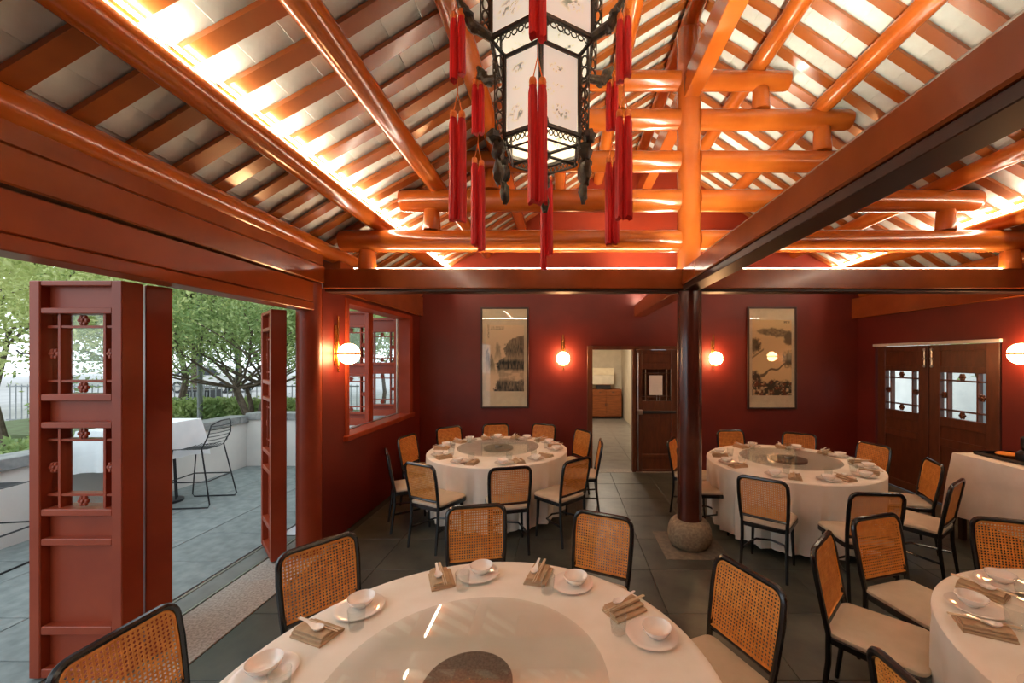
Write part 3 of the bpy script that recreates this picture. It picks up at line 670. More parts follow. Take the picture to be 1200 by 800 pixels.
for k in range(6):                                             # struts joining the tiers, floor spokes, arms, pendants
    a = hexp(R1)[k]; b = hexp(R2)[k]; c = hexp(RO)[k]; u = Vector(a).normalized()
    MB().tube([(a[0], a[1], 1.575), (b[0], b[1], 1.63)], .010, 6).build('tier_strut', LFRAME, LT, True)
    MB().tube([(0, 0, 1.115), (a[0] * .97, a[1] * .97, 1.115)], .009, 6).build('bottom_spoke', LFRAME, LT, True)
    q = hexp(R1 - .02)[(k + 1) % 6]; p0 = hexp(R1 - .02)[k]
    MB().tube([(p0[0], p0[1], 1.100), (q[0], q[1], 1.100)], .006, 6).build('bottom_rim', LFRAME, LT, True)
    h = MB()                                                   # dragon-head bracket of the upper tier
    h.tube([(b[0], b[1], 1.64), (u.x * .40, u.y * .40, 1.66), (u.x * .44, u.y * .44, 1.72), (c[0], c[1], 1.765)], [.022, .028, .026, .012], 8)
    h.blob((u.x * .43, u.y * .43, 1.70), (.035, .035, .03), 8, 5, .25); h.blob((u.x * .385, u.y * .385, 1.645), (.025, .025, .022), 7, 5, .3)
    h.build('dragon_bracket', LCARVE, LT, True)
    h = MB(); h.blob((u.x * .262, u.y * .262, 1.075), (.034, .034, .05), 9, 6, .3); h.blob((u.x * .262, u.y * .262, .965), (.027, .027, .07), 8, 6, .25); h.blob((u.x * .28, u.y * .28, 1.14), (.036, .036, .036), 8, 5, .3)
    h.build('carved_pendant', LCARVE, LT, True)
    for dz0, dz1, sc in ((1.70, 1.365, .9), (1.215, .675, 1.0)):    # two paired tassels on each corner string
        for sd in (-1, 1):
            t = Vector((-u.y, u.x, 0)); wob = random.uniform(-.012, .012); rr = .0205 * sc
            if k in (1, 2, 4, 5): t = Vector((1, 0, 0)); 
            cx, cy = c[0] + t.x * sd * rr * 1.02, c[1] + t.y * sd * rr * 1.02
            top, bot = dz0 + wob, dz1 + wob * 2 - (.08 if (k == 3 and sd > 0 and dz1 < 1) else 0)
            sk = MB(); seg = 16; prof = [(rr * .72, top - .035), (rr * .95, top - .07), (rr * 1.0, (top + bot) / 2), (rr * 1.04, bot + .01)]
            V = []; F = []
            for i, (r_, z_) in enumerate(prof):
                for j in range(seg):
                    aa = 2 * PI * j / seg; q_ = 1 + (.09 if j % 2 else -.06) * min(1, i); zz = z_ + (random.uniform(-.014, .008) if i == 3 else 0)
                    V.append((cx + r_ * q_ * math.cos(aa), cy + r_ * q_ * math.sin(aa), zz))
            for i in range(3):
                for j in range(seg): l = (j + 1) % seg; F.append((i * seg + l, i * seg + j, (i + 1) * seg + j, (i + 1) * seg + l))
            F.append(tuple(range(seg))); F.append(tuple(3 * seg + j for j in range(seg - 1, -1, -1)))
            sk.add(V, F); ob = sk.build('tassel', TASSEL, LT, True)
            MB().lathe([(rr * .55, top - .036), (rr * .85, top - .036), (rr * .80, top - .026), (rr * .86, top - .02), (rr * .80, top - .012), (rr * .70, top - .003), (rr * .3, top)], 12, c=(cx, cy)).build('gold_cap', GOLD, ob, True)
            zt_ = 1.755 if dz0 > 1.5 else 1.37
            MB().tube([(cx, cy, top - .004), (c[0], c[1], min(top + .09, zt_)), (c[0], c[1], zt_)], .0028, 5).build('cord', GOLD, ob, True)
MB().blob((0, 0, 1.115), (.045, .045, .03), 12, 6).build('bottom_hub', LFRAME, LT, True)
MB().lathe([(.36, 2.075), (.37, 2.09), (.20, 2.16), (.09, 2.22), (.03, 2.26)], 6, M=Matrix.Rotation(PI / 6, 4, 'Z')).build('cap', LFRAME, LT)
MB().tube([(0, 0, 2.26), (0.05, 0.0, 2.46)], .010, 8).build('hanging_rod', LFRAME, LT, True)
MB().tube([(.05 + .10 * math.cos(t), 0, 2.56 + .10 * math.sin(t)) for t in np.linspace(0, 2 * PI, 17)[:-1]], .008, 6, True).build('hanging_ring', BRASS, LT, True)
MB().blob((0, 0, 1.32), (.05, .05, .07), 12, 8).build('bulb', emit_mat('lantern_bulb', (1, .78, .5), 14), LT, True)
MB().cyl((0, 0, 1.385), (0, 0, 2.2), .008, 8).build('inner_rod', LFRAME, LT, True)

# ================================================================== TABLES
TZ = 0.75
def cloth_mesh(R, zt, zb, folds, amp, seed, n=144):
    V = []; F = []; rs = random.Random(seed); ph = [rs.uniform(0, 6.28) for _ in range(4)]
    rings = [(R * .30, zt), (R * .96, zt), (R * .985, zt - .002), (R * .998, zt - .010), (R * 1.0, zt - .025)]
    for i in range(1, 9): rings.append((None, zt - .025 - (zt - .025 - zb) * i / 8))
    for i, (r, z) in enumerate(rings):
        for k in range(n):
            a = 2 * PI * k / n
            if r is None:
                t = (zt - .025 - z) / (zt - .025 - zb); w = math.sin(folds * a + ph[0] + .9 * math.sin(3 * a + ph[1])) * .6 + math.sin((folds * 2 - 5) * a + ph[2]) * .4
                rr = R - .042 * t + amp * t ** .7 * w
            else: rr = r
            V.append((rr * math.cos(a), rr * math.sin(a), z))
    m = len(rings)
    for i in range(m - 1):
        for k in range(n):
            l = (k + 1) % n; F.append((i * n + l, i * n + k, (i + 1) * n + k, (i + 1) * n + l))
    F.append(tuple(range(n)))
    return MB().add(V, F)
TABLES = {1: (-.33, 1.38, .90, 'front table'), 2: (-.82, 5.08, .87, 'window table'), 3: (2.53, 4.50, .87, 'table behind column'), 4: (2.42, 1.31, .90, 'table at frame edge')}
TD = {1: 'large round banquet table in the foreground under the lantern', 2: 'round banquet table in the corner by the lattice window', 3: 'round banquet table behind the maroon column', 4: 'round banquet table cut off by the right edge of frame'}
TC = {1: 'white cloth on the foreground round table', 2: 'white cloth on round table by the lattice window', 3: 'white cloth on round table behind the maroon column', 4: 'white cloth on round table cut off by frame edge'}
TS = {1: 'glass turntable with speckled granite centre on the foreground table', 2: 'glass turntable on the round table by the lattice window', 3: 'glass turntable on the round table behind the column', 4: 'glass turntable on the round table cut off by frame edge'}
for k, (x, y, R, _) in TABLES.items():
    t = tag(empty('round_table', (x, y, 0)), TD[k], 'table', 'round banquet tables')
    MB().cyl((0, 0, TZ - .03), (0, 0, TZ), R - .012, 64).build('tabletop', WOOD, t, True)
    MB().lathe([(.32, 0), (.32, .03), (.08, .07), (.07, .45), (.10, .62), (.3, TZ - .031)], 24).build('pedestal', FRAMEM, t, True)
    c = cloth_mesh(R, TZ + .004, .045 if k != 3 else .06, 21 + k, .048, k).build('tablecloth', LINEN, None, True, (x, y, 0))
    tag(c, TC[k], 'tablecloth', 'white round tablecloths')
    s = tag(empty('lazy_susan', (x, y, TZ + .005)), TS[k], 'turntable', 'glass turntables')
    rg = .49 if k in (1, 4) else .51; rb = .155 if k in (1, 4) else .185
    MB().cyl((0, 0, 0), (0, 0, .026), rb, 48).build('granite_base', GRAN2, s, True)
    MB().lathe([(rg - .004, .0265), (rg, .030), (rg, .033), (rg - .004, .0365)], 72).build('glass_plate', SUSAN, s, True)
    if k in (2, 3): MB().lathe([(.045, .037), (.045, .044), (.02, .05)], 20).build('hub_cap', METAL, s, True)

# ================================================================== CHAIRS
def make_chair():
    r = empty('cane_back_chair')
    lean = lambda z: -.185 - .075 * (max(0, z - .45) / .42)           # y of the back plane at height z
    hw = .195
    P = [(-.18, lean(.45), .45), (-.19, lean(.55), .55), (-.198, lean(.72), .72)]
    for a in np.linspace(PI, PI / 2, 6): P.append((-hw + .055 + .055 * math.cos(a), lean(.865), .808 + .055 * math.sin(a)))
    P = [(x, lean(z), z) for x, _, z in P]; Q = [(-x, y, z) for x, y, z in reversed(P)]
    MB().tube(P + Q, .0155, 8).build('back_frame', BLACK, r, True)
    MB().tube([(-.185, lean(.505), .505), (-.1, lean(.505) - .008, .505), (.1, lean(.505) - .008, .505), (.185, lean(.505), .505)], .012, 8).build('lower_rail', BLACK, r, True)
    # woven cane: strands in the leaning plane
    z0, z1 = .520, .848; cm = MB(); wst = .0027; th = .0008
    def inside(u, z): 
        w = .178 + .006 * (z - .52) / .33
        if abs(u) > w: return False
        cr = .05
        if z > z1 - cr and abs(u) > w - cr: return math.hypot(abs(u) - (w - cr), z - (z1 - cr)) < cr
        return z0 <= z <= z1
    def strand(p, q, w, off):
        n = 60; seg = [i for i in range(n + 1) if inside(p[0] + (q[0] - p[0]) * i / n, p[1] + (q[1] - p[1]) * i / n)]
        if len(seg) < 2: return
        a = seg[0] / n; b = seg[-1] / n
        A = (p[0] + (q[0] - p[0]) * a, p[1] + (q[1] - p[1]) * a); Bq = (p[0] + (q[0] - p[0]) * b, p[1] + (q[1] - p[1]) * b)
        dx, dz = Bq[0] - A[0], Bq[1] - A[1]; L = math.hypot(dx, dz); nx_, nz_ = -dz / L * w, dx / L * w
        V = [(A[0] + nx_, lean(A[1]) + off - th, A[1] + nz_), (A[0] - nx_, lean(A[1]) + off - th, A[1] - nz_), (Bq[0] - nx_, lean(Bq[1]) + off - th, Bq[1] - nz_), (Bq[0] + nx_, lean(Bq[1]) + off - th, Bq[1] + nz_)]
        V += [(x, y + 2 * th, z) for x, y, z in V]
        cm.add(V, [(0, 1, 2, 3), (7, 6, 5, 4), (0, 4, 5, 1), (1, 5, 6, 2), (2, 6, 7, 3), (3, 7, 4, 0)])
    st = .0165; u = -.178
    while u < .18: strand((u, z0), (u, z1), wst, .0016); u += st
    z = z0 + .004
    while z < z1: strand((-.185, z), (.185, z), wst, -.0016); z += st
    c0 = -.60
    while c0 < .60:
        strand((c0 - .17, z0 - .0), (c0 + .17, z0 + .34), .0015, 0.0003); strand((c0 + .17, z0), (c0 - .17, z0 + .34), .0015, -.0003); c0 += st * 1.0
    o = cm.build('cane_weave', CANE, r); o['kind'] = 'stuff'
    w = .178; bd = [(-w, z0), (-w - .004, .70), (-w - .005, z1 - .05)] + [(-w - .004 + .05 + .05 * math.cos(a), z1 - .05 + .05 * math.sin(a)) for a in np.linspace(PI * .9, PI / 2, 5)]
    bd = bd + [(-x, z) for x, z in reversed(bd)]
    MB().tube([(x, lean(z) + .004, z) for x, z in bd], .005, 6, True).build('cane_border', CANE, r, True)
    # seat
    def outline(g):
        pts = []
        for (cx, cy, rad, a0, a1) in ((.155, .155, .06, 0, PI / 2), (-.155, .155, .06, PI / 2, PI), (-.145, -.15, .05, PI, 1.5 * PI), (.145, -.15, .05, 1.5 * PI, 2 * PI)):
            pts += arc((cx, cy), rad + g, a0, a1, 5)
        return pts
    def slab(zs):
        V = []; F = []; n = None
        for g, z in zs:
            o = outline(g); n = len(o); V += [(x, y, z) for x, y in o]
        for i in range(len(zs) - 1):
            for k in range(n): l = (k + 1) % n; F.append((i * n + k, i * n + l, (i + 1) * n + l, (i + 1) * n + k))
        F.append(tuple(range(n - 1, -1, -1))); F.append(tuple((len(zs) - 1) * n + k for k in range(n))); return MB().add(V, F)
    slab([(-.006, .405), (0, .41), (0, .440), (-.005, .445)]).build('seat_ring', BLACK, r, True)
    slab([(-.006, .4452), (-.002, .452), (-.004, .464), (-.016, .472), (-.038, .4765)]).build('seat_cushion', UPHOL, r, True)
    for sx in (-1, 1):
        MB().tube([(sx * .165, .165, .404), (sx * .168, .168, .25), (sx * .178, .18, .0)], [.018, .015, .011], 8).build('leg', BLACK, r, True)
        MB().tube([(sx * .18, lean(.45), .449), (sx * .178, -.187, .30), (sx * .185, -.225, .0)], [.0155, .015, .012], 8).build('leg', BLACK, r, True)
    hoop = [(-.172, -.185, .20), (-.155, -.06, .20), (-.12, .08, .20), (0, .13, .20), (.12, .08, .20), (.155, -.06, .20), (.172, -.185, .20)]
    MB().tube(hoop, .010, 8).build('stretcher', BLACK, r, True)
    return r
CH = make_chair(); KIDS['cane_back_chair'] = list(CH.children); ch_used = [False]
def chair(bx, by, fx, fy, label, group):
    L = math.hypot(fx, fy); fx /= L; fy /= L
    o = CH if not ch_used[0] else copy_tree(CH); ch_used[0] = True
    o.location = (bx + fx * .258, by + fy * .258, 0.0005); o.rotation_euler = (0, 0, math.atan2(fy, fx) - PI / 2)
    tag(o, label, 'chair', group); return o
G = {1: 'chairs around the foreground table', 2: 'chairs around the table by the window', 3: 'chairs around the table behind the column', 4: 'chairs around the table cut by the frame'}
SEATS = {   # table: (angle deg, radius of the chair top, plate angle, where, facing turn deg)
 1: [(140, 1.36, 143, 'seat in front of the granite threshold'), (101, 1.46, 99, 'seat backing the window table'), (65, 1.41, 60, 'seat beside the dark aisle'), (25, 1.36, 21.5, 'seat nearest the column base'), (174, 1.36, 175, 'seat nearest the folding doors')],
 2: [(133, 1.33, 133, 'rear seat in the wall corner'), (101, 1.27, 101, 'rear seat under the pine painting'), (67, 1.33, 67, 'rear seat under the back wall lamp'), (32, 1.31, 32, 'seat nearest the back doorway'), (-2, 1.30, -2, 'edge-on seat on the doorway side'), (-45, 1.37, -45, 'front seat on the aisle side'), (-76, 1.32, -76, 'middle front seat'), (243, 1.30, 243, 'front seat on the window side'), (207, 1.30, 207, 'seat nearest the folding doors'), (167, 1.31, 167, 'seat right below the window')],
 3: [(96, 1.27, 96, 'rear seat next to the column'), (55, 1.27, 55, 'rear seat under the river painting'), (16, 1.28, 16, 'seat before the dark double door'), (-22, 1.28, -22, 'seat toward the sideboard'), (-56, 1.38, -56, 'edge-on seat in front of sideboard'), (-95, 1.44, -92, 'front seat overlapped by another chair'), (-128, 1.33, -128, 'front seat beside the column base'), (151, 1.31, 151, 'seat between column and doorway'), (181, 1.20, 187, 'seat hidden behind the column')],
 4: [(106, 1.37, 105, 'rear seat overlapping the next table'), (134, 1.36, 135, 'edge-on seat on the aisle'), (71, 1.32, 68, 'rear seat before the sideboard'), (182, 1.30, 178, 'front seat cut by frame')],
}
for k, lst in SEATS.items():
    cx, cy, R, tn = TABLES[k]
    for ang, rad, _, where in lst:
        a = math.radians(ang); bx, by = cx + rad * math.cos(a), cy + rad * math.sin(a)
        chair(bx, by, cx - bx, cy - by, f'black cane-back chair at {tn}, {where}', G[k])

# ================================================================== PLACE SETTINGS
def plate_mesh(): return MB().lathe([(.055, 0), (.06, .002), (.075, .004), (.104, .013), (.106, .0145), (.103, .0155), (.074, .0075), (.055, .005), (.002, .005)], 36).mesh('dinner_plate', PORC, True)
def bowl_mesh(): return MB().lathe([(.026, 0), (.028, .006), (.046, .016), (.058, .034), (.061, .043), (.059, .0435), (.055, .035), (.042, .019), (.024, .011), (.002, .010)], 32).mesh('soup_bowl', PORC, True)
def glass_mesh(): return MB().lathe([(.026, 0), (.029, .003), (.034, .05), (.036, .085), (.0345, .0855), (.032, .05), (.027, .008), (.002, .007)], 24).mesh('water_glass', GLASS, True)
def napkin_mesh():
    m = MB()
    def fold(x0, x1, y0, y1, z, t):                             # folded layer with a rounded fold edge at +x
        pts = [(x0, z), (x1 - t / 2, z)] + [(x1 - t / 2 + t / 2 * math.cos(a), z + t / 2 + t / 2 * math.sin(a)) for a in np.linspace(-PI / 2, PI / 2, 6)[1:-1]] + [(x1 - t / 2, z + t), (x0 + .01, z + t * .8), (x0, z + t * .5)]
        m.prism([(a, b) for a, b in pts], y0, y1)
    fold(-.056, .060, -.085, .085, 0, .013); fold(-.050, .040, -.083, .083, .0132, .013); fold(-.044, .018, -.080, .080, .0264, .009)
    return m.mesh('folded_napkin', NAPKIN, True)
def spoon_mesh():
    m = MB(); V = []; F = []; n = 14                          # oval bowl with rising handle, double walled
    sec = [(-.046, .003, .010, .014), (-.040, .013, .004, .013), (-.025, .020, .0015, .012), (-.008, .019, .0015, .012), (.008, .012, .005, .013), (.030, .007, .013, .017), (.060, .0065, .019, .0225), (.078, .0065, .021, .0245), (.084, .003, .022, .0245)]
    for y, w, zb, ztop in sec:
        dish = .7 if y < .005 else 0
        V += [(-w, y, ztop), (-w * .75, y, zb + .002), (0, y, zb), (w * .75, y, zb + .002), (w, y, ztop), (w * .7, y, ztop - (ztop - zb) * dish * .6), (0, y, ztop - (ztop - zb) * dish * .75), (-w * .7, y, ztop - (ztop - zb) * dish * .6)]
    for i in range(len(sec) - 1):
        for k in range(8): l = (k + 1) % 8; F.append((i * 8 + k, i * 8 + l, i * 8 + 8 + l, i * 8 + 8 + k))
    F.append(tuple(range(7, -1, -1))); F.append(tuple((len(sec) - 1) * 8 + k for k in range(8)))
    return m.add(V, F).mesh('soup_spoon', PORC, True)
def stick_mesh(): return MB().tube([(0, -.115, 0), (0, .0, .0005), (0, .115, 0)], [.0022, .003, .0036], 6).mesh('chopstick', STICK, True)
PM, BMh, GM, NM, SM, KM = plate_mesh(), bowl_mesh(), glass_mesh(), napkin_mesh(), spoon_mesh(), stick_mesh()
TSH = {k: v[3] for k, v in TABLES.items()}
def setting(k, ang, where):
    cx, cy, R, tn = TABLES[k]; z = TZ + .0048; sh = TSH[k]
    at = lambda dr, da: (cx + dr * math.cos(math.radians(ang + da)), cy + dr * math.sin(math.radians(ang + da)))
    rp = R - .15; az = math.radians(ang); g = lambda t: f'{t} on the {sh}'
    nd = 14.5 if k in (1, 4) else 13
    x, y = at(rp, 0); tag(link('dinner_plate', PM, None, (x, y, z)), f'white dinner plate on {sh}, {where}', 'plate', g('dinner plates'))
    x, y = at(rp + .012, -1.0); tag(link('soup_bowl', BMh, None, (x, y, z + .0058)), f'small white bowl on {sh}, {where}', 'bowl', g('white bowls'))
    x, y = at(rp - .115, 6.5); tag(link('water_glass', GM, None, (x, y, z)), f'clear water glass on {sh}, {where}', 'glass', g('water glasses'))
    x, y = at(rp, nd); rz = math.radians(ang + nd) - PI / 2 + random.uniform(-.08, .08)
    tag(link('folded_napkin', NM, None, (x, y, z), rz), f'beige folded napkin on {sh}, {where}', 'napkin', g('folded napkins'))
    M = Matrix.Rotation(rz, 2)
    p = M @ Vector((-.016, -.005)); tag(link('soup_spoon', SM, None, (x + p.x, y + p.y, z + .0356), rz), f'white porcelain spoon on napkin on {sh}, {where}', 'spoon', g('porcelain spoons'))
    for n, (dx, nm) in enumerate(((.008, 'inner'), (.017, 'outer'))):
        p = M @ Vector((dx - .006, 0.0)); tag(link('chopstick', KM, None, (x + p.x, y + p.y, z + .0388), rz + .02 * n), f'{nm} cream chopstick on napkin on {sh}, {where}', 'chopstick', g('chopsticks'))
for k, lst in SEATS.items():
    for ang, rad, pa, where in lst:
        setting(k, pa, where)

# ================================================================== SIDEBOARD
sb = tag(empty('side_table', (4.47, 3.55, 0)), 'tall serving table against the right wall under a white cloth', 'table')
MB().cbox(-.32, .32, -.72, .72, .86, .895, .004).build('tabletop', WOOD, sb)
for sx in (-1, 1):
    for sy in (-1, 1): MB().cbox(sx * .28 - .025, sx * .28 + .025, sy * .66 - .025, sy * .66 + .025, 0, .86, .004).build('leg', FRAMEM, sb)
def box_cloth(hx, hy, zt, zb, amp, seed):
    rs = random.Random(seed); n = 40; pts = []
    for (x0, y0, x1, y1) in ((-hx, -hy, hx, -hy), (hx, -hy, hx, hy), (hx, hy, -hx, hy), (-hx, hy, -hx, -hy)):
        for i in range(n): t = i / n; pts.append((x0 + (x1 - x0) * t, y0 + (y1 - y0) * t))
    N = len(pts); V = []; F = []
    rings = [(0.96, zt), (0.995, zt - .001), (1.0, zt - .012)] + [(None, zt - .012 - (zt - .012 - zb) * i / 7) for i in range(1, 8)]
    for r, z in rings:
        for i, (x, y) in enumerate(pts):
            if r is not None: V.append((x * r, y * r, z)); continue
            t = (zt - .012 - z) / (zt - .012 - zb); ang = math.atan2(y / hy, x / hx)
            corner = (min(abs(x) / hx, abs(y) / hy)) ** 6
            d = .012 * t + amp * t * (.5 + .5 * math.sin(i * .55 + seed)) * .5 + corner * .09 * t * (1 - .3 * t)
            L = math.hypot(x / hx, y / hy); nx_, ny_ = (1 if abs(x) >= hx - 1e-6 else 0) * math.copysign(1, x), (1 if abs(y) >= hy - 1e-6 else 0) * math.copysign(1, y)
            if corner > .3: nx_, ny_ = math.copysign(.75, x), math.copysign(.75, y)
            V.append((x + nx_ * d, y + ny_ * d, z - corner * .05 * t))
    for i in range(len(rings) - 1):
        for k in range(N): l = (k + 1) % N; F.append((i * N + l, i * N + k, (i + 1) * N + k, (i + 1) * N + l)[::-1])
    F.append(tuple(range(N))); return MB().add(V, F)
tag(box_cloth(.325, .725, .900, .27, .025, 3).build('tablecloth', LINEN, None, True, (4.47, 3.55, 0)), 'white cloth draped over the serving table at right wall', 'tablecloth')
bt = tag(empty('black_tray', (4.49, 3.83, .9015)), 'flat black tray on the white serving table', 'tray')
m = MB().cbox(-.20, .20, -.37, .37, 0, .012, .003); m.build('base', BLACK, bt)
for a in ((-.20, -.188, -.37, .37), (.188, .20, -.37, .37), (-.188, .188, -.37, -.358), (-.188, .188, .358, .37)): MB().box(a[0], a[1], a[2], a[3], .012, .035).build('rim', BLACK, bt)
oc = MB().blob((0, 0, .022), (.09, .09, .022), 14, 6, .06); tag(oc.build('folded_cloth', ORANGE, None, True, (4.48, 4.05, .914)), 'orange folded cloth lying in the black tray', 'cloth')
ph = tag(empty('black_canister', (4.46, 3.84, .914)), 'black ribbed canister standing in the black tray', 'canister')
MB().lathe([(.085, 0), (.09, .01), (.088, .07), (.06, .10)], 24).build('body', BLACKM, ph, True); MB().lathe([(.045, .1005), (.05, .13), (.055, .135), (.055, .22), (.04, .235)], 24).build('top', BLACKM, ph, True)
MB().tube([(0, -.06, .10), (0, -.11, .14), (0, -.10, .20), (0, -.052, .21)], .008, 8).build('handle', BLACKM, ph, True)

# ================================================================== TERRACE FURNITURE
bt2 = tag(empty('bar_table', (-5.24, 5.02, 0)), 'tall outdoor bar table under a white cloth by the terrace wall', 'table')
MB().cbox(-.25, .25, -.49, .49, 1.05, 1.075, .004).build('tabletop', WOOD, bt2)
for sy in (-.3, .3):
    for k in range(5): MB().tube([(.10 * math.cos(k * 1.257), sy + .10 * math.sin(k * 1.257), .03), (.05 * math.cos(k * 1.257), sy + .05 * math.sin(k * 1.257), 1.05)], .009, 6).build('leg', BLACKM, bt2, True)
    MB().cyl((0, sy, 0), (0, sy, .03), .16, 20).build('foot_disc', BLACKM, bt2, True)
tag(box_cloth(.26, .50, 1.08, .62, .03, 8).build('tablecloth', OUTLINEN, None, True, (-5.24, 5.02, 0)), 'white cloth draped over the outdoor bar table', 'tablecloth')
def make_stool():
    r = empty('wire_bar_stool'); t = .0085                     # faces local +y
    for sx in (-1, 1):
        MB().tube([(sx * .19, .18, .74), (sx * .24, .27, .04), (sx * .24, .25, .0095), (sx * .24, -.27, .0095), (sx * .24, -.29, .04), (sx * .19, -.16, .74), (sx * .20, -.24, .90), (sx * .17, -.26, 1.04)], t, 6).build('side_frame', BLACKM, r, True)
    MB().tube([(-.217, .235, .33), (.217, .235, .33)], t, 6).build('foot_rest', BLACKM, r, True); MB().tube([(-.22, -.237, .33), (.22, -.237, .33)], t, 6).build('foot_rest', BLACKM, r, True)
    for sx in (-1, 1): MB().tube([(sx * .221, .235, .33), (sx * .221, -.237, .33)], t, 6).build('foot_rest', BLACKM, r, True)
    s = MB()
    for k in range(11): y = .18 - k * .034; s.tube([(-.19, y, .74), (-.1, y, .725), (.1, y, .725), (.19, y, .74)], .005, 5)
    s.build('wire_seat', BLACKM, r, True)
    s = MB()
    for k in range(6): z = .80 + k * .045; y = -.185 - (z - .74) * .3; s.tube([(-.195, y, z), (-.10, y - .05, z), (.10, y - .05, z), (.195, y, z)], .005, 5)
    s.tube([(-.17, -.26, 1.04), (-.08, -.31, 1.09), (.08, -.31, 1.09), (.17, -.26, 1.04)], t, 6)
    s.build('wire_back', BLACKM, r, True); return r
st = make_stool(); KIDS['wire_bar_stool'] = list(st.children)
st.location = (-4.80, 5.30, 0); st.rotation_euler = (0, 0, PI / 2 + .10); tag(st, 'black wire bar stool tucked against the outdoor bar table', 'stool', 'wire bar stools on the terrace')
s2 = copy_tree(st); s2.location = (-5.20, 3.62, 0); s2.rotation_euler = (0, 0, 0.15); tag(s2, 'black wire bar stool half hidden past the folding door', 'stool', 'wire bar stools on the terrace')

# ================================================================== GARDEN
def tube_branch(mb, p, d, L, r, depth, tips, rs):
    q = [p]; dd = d.copy(); n = 4
    for i in range(n):
        dd = (dd + Vector((rs.uniform(-.28, .28), rs.uniform(-.28, .28), rs.uniform(-.05, .18)))).normalized(); q.append(q[-1] + dd * L / n)
    mb.tube([tuple(v) for v in q], [r * (1 - .11 * i) for i in range(n + 1)], 6)
    if depth == 0: tips.append(q[-1]); tips.append(q[-2]); return
    for k in range(3):
        a = rs.uniform(0, 2 * PI); nd = (dd * .7 + Vector((math.cos(a), math.sin(a), rs.uniform(-.05, .5))) * .75).normalized()
        tube_branch(mb, q[-1 - (k == 2)], nd, L * rs.uniform(.6, .8), r * .55, depth - 1, tips, rs)
def leaves(cl, n, size, seed, clump=.5, flat=.6):
    g = np.random.default_rng(seed); c = np.array([[*t] for t in cl]); P = c[g.integers(0, len(c), n)] + g.normal(0, clump, (n, 3)) * np.array([1, 1, flat])
    A = g.normal(0, 1, (n, 3)); A /= np.linalg.norm(A, axis=1)[:, None]; Bv = np.cross(A, g.normal(0, 1, (n, 3))); Bv /= np.linalg.norm(Bv, axis=1)[:, None]
    s = size * g.uniform(.6, 1.3, (n, 1)); Cn = np.cross(A, Bv) * s * .12
    V = np.stack([P - A * s, P - Bv * s * .45 + Cn, P + A * s, P + Bv * s * .45 + Cn], 1).reshape(-1, 3)
    me = bpy.data.meshes.new('foliage'); F = np.arange(4 * n).reshape(n, 4); me.from_pydata(V.tolist(), [], F.tolist()); return me
def tree(loc, trunk_h, L, r, seed, lm, nleaf, size, label, stems=1, clump=.5, depth=2):
    rs = random.Random(seed); t = tag(empty('garden_tree', loc), label, 'tree', 'trees beyond the terrace'); mb = MB(); tips = []
    for k in range(stems):
        a = rs.uniform(0, 6.28); d = Vector((math.cos(a) * .35 * (stems > 1), math.sin(a) * .35 * (stems > 1), 1)).normalized()
        base = Vector((math.cos(a) * .08 * (stems > 1), math.sin(a) * .08 * (stems > 1), 0)); top = base + d * trunk_h
        mid = base + d * trunk_h * .5 + Vector((rs.uniform(-.1, .1), rs.uniform(-.1, .1), 0)) * trunk_h
        mb.tube([tuple(base), tuple(mid), tuple(top)], [r, r * .8, r * .65], 8)
        for j in range(3 if stems > 1 else 5):
            b = rs.uniform(0, 6.28); tube_branch(mb, top, Vector((math.cos(b), math.sin(b), rs.uniform(.15, .9))).normalized(), L, r * .5, depth - 1, tips, rs)
    mb.build('trunk', TRUNK, t, True)
    me = leaves(tips, nleaf, size, seed, clump); me.materials.append(lm); o = link('foliage', me, t); o['kind'] = 'stuff'; return t
tree((-6.7, 8.7, .5), .8, 1.5, .055, 3, LEAF_B, 24000, .042, 'gnarled multi-stem tree with green crown behind the far terrace wall', stems=6, clump=.45)
tree((-9.4, 9.8, .5), 1.8, 1.9, .08, 5, LEAF_A, 24000, .048, 'olive-leaved tree behind the tall grey pole', clump=.6)
tree((-9.3, 6.7, .42), 1.7, 1.5, .05, 9, LEAF_C, 20000, .042, 'slim pale tree behind the terrace wall past the folding door', clump=.55)
tree((-7.0, 4.4, .42), 2.6, 1.5, .06, 12, LEAF_A, 12000, .042, 'tree overhanging the terrace above the folding door', clump=.5)
tree((-4.6, 10.2, .5), 1.1, 1.4, .06, 14, LEAF_B, 14000, .05, 'bushy green tree seen through the lattice window', clump=.55)
tree((-13.5, 16.5, 0), 2.8, 2.8, .14, 21, LEAF_C, 16000, .085, 'tall pale green tree across the street, behind grey pole', clump=1.0)
tree((-17.5, 19.0, 0), 2.6, 3.0, .14, 24, LEAF_A, 16000, .09, 'tall green tree far across the street', clump=1.0)
tree((-10.0, 18.0, 0), 2.4, 2.8, .14, 27, LEAF_A, 16000, .085, 'tall olive tree across the street, behind the gnarled tree', clump=1.0)
tree((-20.5, 14.0, 0), 2.8, 2.8, .14, 31, LEAF_C, 14000, .085, 'tall pale tree across the street beyond the folding door', clump=1.0)
tree((-6.5, 17.5, 0), 2.2, 2.6, .14, 33, LEAF_B, 14000, .085, 'tall dark tree beyond the lattice window', clump=1.0)
tree((-27, 36, 0), 3.0, 4.2, .2, 61, LEAF_C, 14000, .16, 'broad pale tree far down the street', clump=1.5)
tree((-36, 34, 0), 3.0, 4.2, .2, 63, LEAF_A, 14000, .16, 'broad olive tree far down the street', clump=1.5)
tree((8.2, 7.6, 0), 1.0, 1.1, .06, 41, LEAF_B, 5000, .05, 'small tree outside the dark double door', clump=.35)
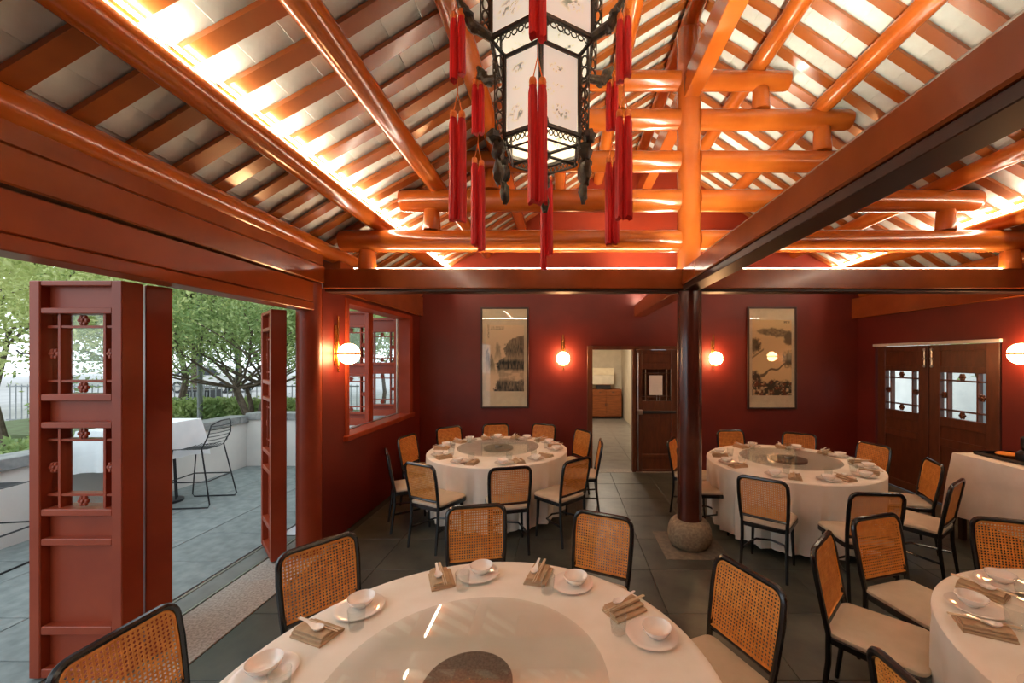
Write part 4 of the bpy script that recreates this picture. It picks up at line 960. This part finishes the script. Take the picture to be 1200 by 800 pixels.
def hedge(x0, x1, y0, y1, z0, z1, n, seed, label):
    g = np.random.default_rng(seed); pts = np.stack([g.uniform(x0, x1, n), g.uniform(y0, y1, n), g.uniform(z0, z1, n)], 1)
    me = leaves(pts.tolist(), n, .06, seed, .05); me.materials.append(LEAF_B); o = link('clipped_hedge', me); tag(o, label, 'hedge', None, 'thing'); return o
hedge(-12.0, -5.9, 9.0, 9.6, .5, .95, 9000, 51, 'low clipped hedge behind the far terrace wall')
hedge(-9.0, -6.3, 1.0, 7.0, .42, .62, 7000, 52, 'low leafy planting behind the side terrace wall')
fe = tag(empty('iron_fence', (0, 11.6, 0)), 'thin iron railing fence behind the hedge', 'fence')
for k in range(60): MB().box(-16 + k * .17 - .009, -16 + k * .17 + .009, -.009, .009, 0, 1.15).build('picket', GALV, fe)
for z in (.12, 1.08): MB().box(-16.1, -5.9, -.015, .015, z, z + .035).build('rail', GALV, fe)
p1 = tag(empty('lamp_post', (-8.15, 9.0, .5)), 'tall straight grey metal pole in the planting bed', 'pole')
MB().cyl((0, 0, 0), (0, 0, 4.5), .05, 14).build('pole', GALV, p1, True); MB().cyl((0, 0, 0), (0, 0, .04), .12, 14).build('base_plate', GALV, p1, True)
MB().tube([(0, 0, 4.5), (.2, 0, 4.7), (.6, 0, 4.75)], .03, 8).build('arm', GALV, p1, True)
p2 = tag(empty('sign_post', (-8.95, 11.0, .5)), 'slim dark green post standing in the hedge', 'pole')
MB().cyl((0, 0, 0), (0, 0, 1.9), .04, 12).build('pole', GREENP, p2, True); MB().cbox(-.07, .07, -.05, .05, 1.6, 1.95, .01).build('cap', GREENP, p2)
ub = tag(empty('utility_box', (-11.0, 12.3, 0)), 'dark slatted utility box beyond the fence', 'box')
MB().cbox(-.35, .35, -.25, .25, 0, .95, .01).build('body', BLACKM, ub)
for k in range(7): MB().box(-.32 + k * .1, -.28 + k * .1, -.27, -.252, .1, .9).build('slat', GALV, ub)
def car(loc, rz, m, label):
    r = tag(empty('parked_car', loc, rz), label, 'car', 'cars on the street')
    pr = [(-2.1, .35), (-2.15, .75), (-1.9, .92), (-1.3, .98), (-.75, 1.42), (.75, 1.45), (1.35, 1.0), (2.0, .90), (2.15, .6), (2.1, .32)]
    MB().prism(pr[::-1], -.85, .85).build('body', m, r)
    MB().prism([(-1.15, 1.0), (-.70, 1.37), (.70, 1.40), (1.18, 1.0)][::-1], -.86, .86).build('window_band', CARG, r)
    for sx in (-1.3, 1.3):
        for sy in (-.8, .8): w = MB().cyl((sx, sy - .1, .32), (sx, sy + .1, .32), .32, 18).build('wheel', BLACKM, r, True); MB().cyl((sx, sy * 1.13 - .01, .32), (sx, sy * 1.13 + .01, .32), .2, 14).build('hubcap', METAL, w, True)
car((-22.5, 25.5, -.014), .1, CARD, 'dark car on the street, farther along the road'); car((-20.0, 23.0, -.014), -.05, CARW, 'white car on the street beyond the hedge')
gp = tag(empty('court_post', (7.2, 6.6, 0)), 'grey square post outside the dark double door', 'post'); MB().cbox(-.16, .16, -.16, .16, 0, 2.6, .01).build('shaft', GALV, gp); MB().cbox(-.2, .2, -.2, .2, 0, .1, .01).build('foot', COPING, gp)
struct(B(10.5, 10.7, -2, 14, -.02, 3.2).build('wall_side_court', WALLOUT))
